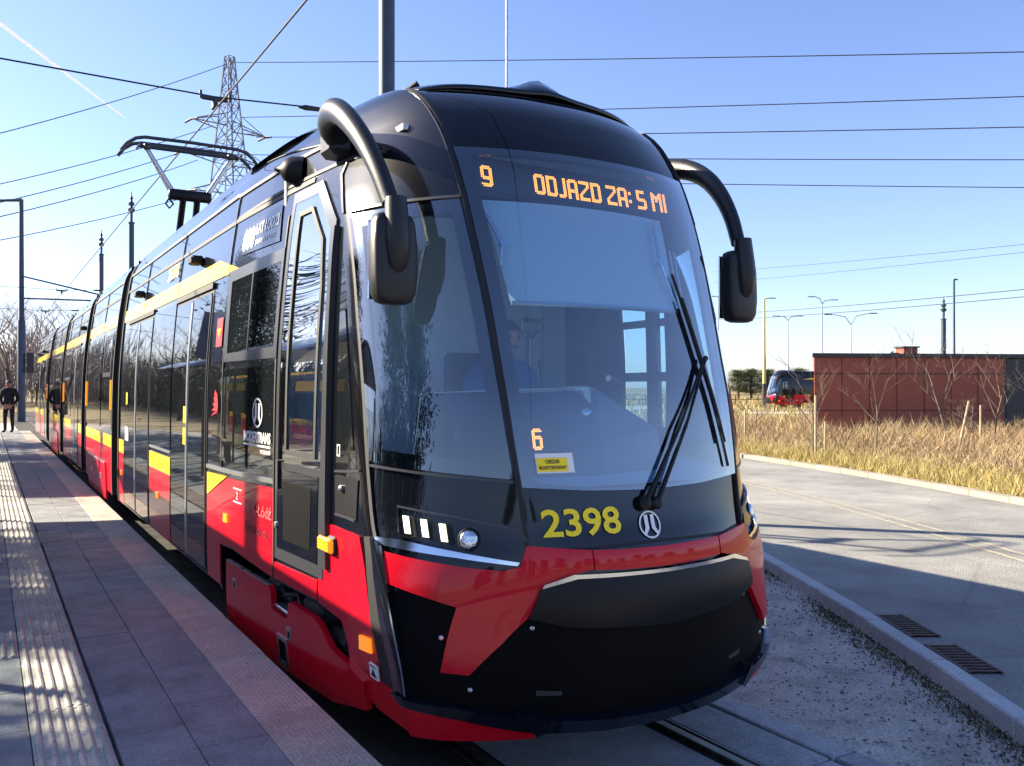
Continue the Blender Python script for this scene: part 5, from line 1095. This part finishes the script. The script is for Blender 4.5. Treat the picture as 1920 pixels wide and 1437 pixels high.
# shelters on the platform (seen mirrored in the tram side and shading the paving)
for i, (y0, y1, l) in enumerate(((2.6, 11.6, 'near'), (14.2, 21.0, 'far'))):
    root = empty('tram_shelter', (-4.35, (y0+y1)/2, .30)); L = y1-y0; tag(root, f'tram stop shelter with curved blue-grey roof mirrored in the tram side, the {l} one', 'shelter', 'platform shelters')
    v = []; f = []; k = 11
    for yy in (-L/2, L/2):
        for j in range(k):
            t = j/(k-1); v.append((-.85+1.75*t, yy, 2.15+.42*math.sin(math.pi*(.12+.80*t))))
    f = [(j, j+1, k+j+1, k+j) for j in range(k-1)]
    rf = mk('roof', v, f, M['poly'], root, True); rf.modifiers.new('t', 'SOLIDIFY').thickness = .02
    nb_ = 5
    for b in range(nb_):
        yy = -L/2+.05+(L-.1)*b/(nb_-1)
        rib = G().tube([(-.85+1.75*t, yy, 2.12+.42*math.sin(math.pi*(.12+.80*t))) for t in np.linspace(0, 1, 9)], .035, 6).build('roof_rib', M['trim'], root)
        G().box((-.78, yy, 1.1), (.08, .08, 2.2), 0, .01).build('post', M['trim'], root)
        if b < nb_-1:
            w = (L-.1)/(nb_-1); p = mk('glass_panel', [(-.78, yy+.06, .25), (-.78, yy+w-.06, .25), (-.78, yy+w-.06, 2.05), (-.78, yy+.06, 2.05)], [(0, 1, 2, 3)], M['shelterglass'], root)
            G().box((-.775, yy+w/2, 1.75), (.006, w*.6, .2)).build('yellow_strip', M['yvinyl'], p)
    G().box((-.5, 0, .45), (.4, L*.6, .05), 0, .01).box((-.5, -L*.25, .22), (.3, .06, .44)).box((-.5, L*.25, .22), (.3, .06, .44)).build('bench', M['stake'], root)
sg = empty('stop_sign', (-3.1, 13.0, .30)); tag(sg, 'dark blue tram stop sign on a pole between the two shelters', 'sign')
G().tube([(0, 0, -.02), (0, 0, 3.3)], .04, 8).build('pole', M['pole'], sg); G().box((.0, .0, 2.75), (.5, .05, .95), 0, .01).build('sign_panel', M['bluesign'], sg)
# ================================================================== PEOPLE
def person(name, joints, edges, rad, mats, head, label, loc, rz=0):
    """continuous skinned body; joints in metres, facing -Y"""
    me = bpy.data.meshes.new('sk'); me.from_pydata(joints, edges, []); o = bpy.data.objects.new('sk', me); COL.objects.link(o)
    m = o.modifiers.new('s', 'SKIN'); m.use_smooth_shade = True
    for i, d in enumerate(me.skin_vertices[0].data): r = rad[i]; d.radius = r if isinstance(r, tuple) else (r, r); d.use_root = (i == 0)
    s = o.modifiers.new('ss', 'SUBSURF'); s.levels = 2; s.render_levels = 2
    dg = bpy.context.evaluated_depsgraph_get(); b = bpy.data.meshes.new_from_object(o.evaluated_get(dg)); v = [tuple(p.co) for p in b.vertices]; f = [tuple(p.vertices) for p in b.polygons]
    bpy.data.objects.remove(o); k = len(v); hc, hs = Vector(head[0]), head[1]; n = 16
    prof = [(-1.0, .30), (-.92, .48), (-.75, .62), (-.5, .74), (-.2, .84), (.1, .92), (.4, .93), (.65, .82), (.85, .58), (.97, .25)]
    for t, w in prof:
        for j in range(n):
            a = 2*math.pi*j/n; x, y = math.cos(a)*w*.76, math.sin(a)*w*.95
            if y < 0 and -.35 < t < .1 and abs(x) < .2: y -= .16*(1-abs(t+.15)*2.2)
            if abs(x) > .68 and -.3 < t < .2 and abs(y) < .3: x *= 1.16
            if t < -.5 and y > .2: y *= .72
            v.append(tuple(hc+Vector((x, y, t))*hs))
    f += [(k+i*n+j, k+i*n+(j+1) % n, k+(i+1)*n+(j+1) % n, k+(i+1)*n+j) for i in range(len(prof)-1) for j in range(n)]+[tuple(range(k+n-1, k-1, -1)), tuple(range(k+(len(prof)-1)*n, k+len(prof)*n))]
    root = mk(name, v, f, [mm for mm, _ in mats], None, True, loc); root.rotation_euler = (0, 0, rz)
    idx = []
    for p in root.data.polygons:
        c = p.center; mi = 0
        for i, (_, test) in enumerate(mats):
            if test(c): mi = i
        idx.append(mi)
    root.data.polygons.foreach_set('material_index', idx)
    # hair cap, eyes and glasses line
    hv = []; hf = []; hp = [(.05, .97), (.35, 1.0), (.65, .88), (.88, .62), (1.02, .2)]
    for t, w in hp:
        for j in range(n):
            a = 2*math.pi*j/n; y = math.sin(a)*w; lift = .38 if y < -.45 and t < .3 else 0
            hv.append(tuple(hc+Vector((math.cos(a)*w*.80, y*.99+.03, t+lift))*hs))
    hf = [(i*n+j, i*n+(j+1) % n, (i+1)*n+(j+1) % n, (i+1)*n+j) for i in range(len(hp)-1) for j in range(n)]+[tuple(range((len(hp)-1)*n, len(hp)*n))]
    mk('hair', hv, hf, M['hair'], root, True)
    g = G()
    for s_ in (-1, 1): g.lathe([(.012, -.004), (.010, .004)], tuple(hc+Vector((s_*.30, -.86, .02))*hs), 8, (0, -1, 0))
    g.box(tuple(hc+Vector((0, -.80, -.48))*hs), (.45*hs, .02, .012)); g.build('face_marks', M['hair'], root)
    tag(root, label, 'person'); return root
def hand(j, e, r, w, d, s_):
    """palm and five curled fingers hung on wrist index w"""
    base = Vector(j[w]); d = Vector(d).normalized(); sd = d.cross(Vector((0, 0, 1))) if abs(d.z) < .9 else Vector((0, 1, 0)); sd.normalize()
    j.append(tuple(base+d*.06)); e.append((w, len(j)-1)); r.append((.032, .018)); pc = len(j)-1
    for k in range(4):
        o_ = sd*(.024*(k-1.5)); L = (.062, .075, .07, .055)[k]; a = base+d*.095+o_
        for q, t in enumerate((0, .5, 1.0)):
            j.append(tuple(a+d*L*t+Vector((0, -.012*t*t, -.02*t*t)))); r.append(.0085); e.append((pc if q == 0 else len(j)-2, len(j)-1))
    a = base+d*.03+sd*.04*s_
    for q, t in enumerate((0, 1.0)):
        j.append(tuple(a+(d*.6+sd*s_*.6)*.05*t)); r.append(.010); e.append((w if q == 0 else len(j)-2, len(j)-1))
J = [(0, 0, .95), (0, .01, 1.12), (0, .01, 1.30), (0, .0, 1.45), (0, 0, 1.56), (.10, 0, .90), (.11, -.01, .50), (.11, .02, .09), (.12, -.14, .05), (-.10, 0, .90), (-.12, -.02, .50), (-.13, .02, .09), (-.15, -.14, .05),
     (.19, .0, 1.43), (.29, .06, 1.17), (.19, -.06, .99), (-.19, .0, 1.43), (-.30, .05, 1.17), (-.19, -.07, .99)]
E_ = [(0, 1), (1, 2), (2, 3), (3, 4), (0, 5), (5, 6), (6, 7), (7, 8), (0, 9), (9, 10), (10, 11), (11, 12), (3, 13), (13, 14), (14, 15), (3, 16), (16, 17), (17, 18)]
Rd = [(.165, .12), (.165, .125), (.19, .13), (.16, .10), .058, .098, .068, .048, (.05, .035), .098, .068, .048, (.05, .035), .085, .062, .045, .085, .062, .045]
hand(J, E_, Rd, 15, (-.5, -.2, -.6), 1); hand(J, E_, Rd, 18, (.5, -.2, -.6), -1)
pj = person('person', J, E_, Rd, [(M['coat'], lambda c: True), (M['trousers'], lambda c: c.z < .88 and abs(c.x) < .24), (M['shoe'], lambda c: c.z < .10), (M['skin'], lambda c: c.z > 1.535 or (c.z < .965 and c.z > .82 and c.y < -.075))], ((0, -.01, 1.665), .125), 'person in a dark jacket and dark trousers standing at the far end of the platform', (-1.95, 31.2, .307), R(-25))
J = [(0, .0, .42), (0, .02, .60), (0, .02, .80), (0, .0, .93), (0, -.01, 1.02), (.10, -.05, .42), (.13, -.45, .45), (.13, -.50, .05), (-.10, -.05, .42), (-.13, -.45, .45), (-.13, -.50, .05), (.20, .0, .90), (.27, -.06, .62), (.20, -.33, .55), (-.20, .0, .90), (-.27, -.06, .62), (-.20, -.33, .55)]
E_ = [(0, 1), (1, 2), (2, 3), (3, 4), (0, 5), (5, 6), (6, 7), (0, 8), (8, 9), (9, 10), (3, 11), (11, 12), (12, 13), (3, 14), (14, 15), (15, 16)]
Rd = [(.17, .13), (.17, .13), (.19, .13), (.15, .10), .058, .095, .07, .05, .095, .07, .05, .085, .058, .042, .085, .058, .042]
hand(J, E_, Rd, 13, (0, -1, -.1), -1); hand(J, E_, Rd, 16, (0, -1, -.1), 1)
person('person', J, E_, Rd, [(M['shirt'], lambda c: True), (M['trousers'], lambda c: c.z < .50 and not (c.y < -.30 and c.z > .5)), (M['skin'], lambda c: c.z > .99 or (c.y < -.34 and c.z > .50))], ((0, -.03, 1.12), .115), 'driver in a blue shirt seated behind the tram windscreen', (.045, 1.45, 1.03), R(8))
seat = G().box((.045, 1.50, 1.36), (.46, .46, .10), 0, .03).box((.045, 1.76, 1.72), (.46, .09, .70), 0, .03).tube([(.045, 1.5, .95), (.045, 1.5, 1.33)], .06, 10).build('driver_seat', M['console'], tram, auto=40)
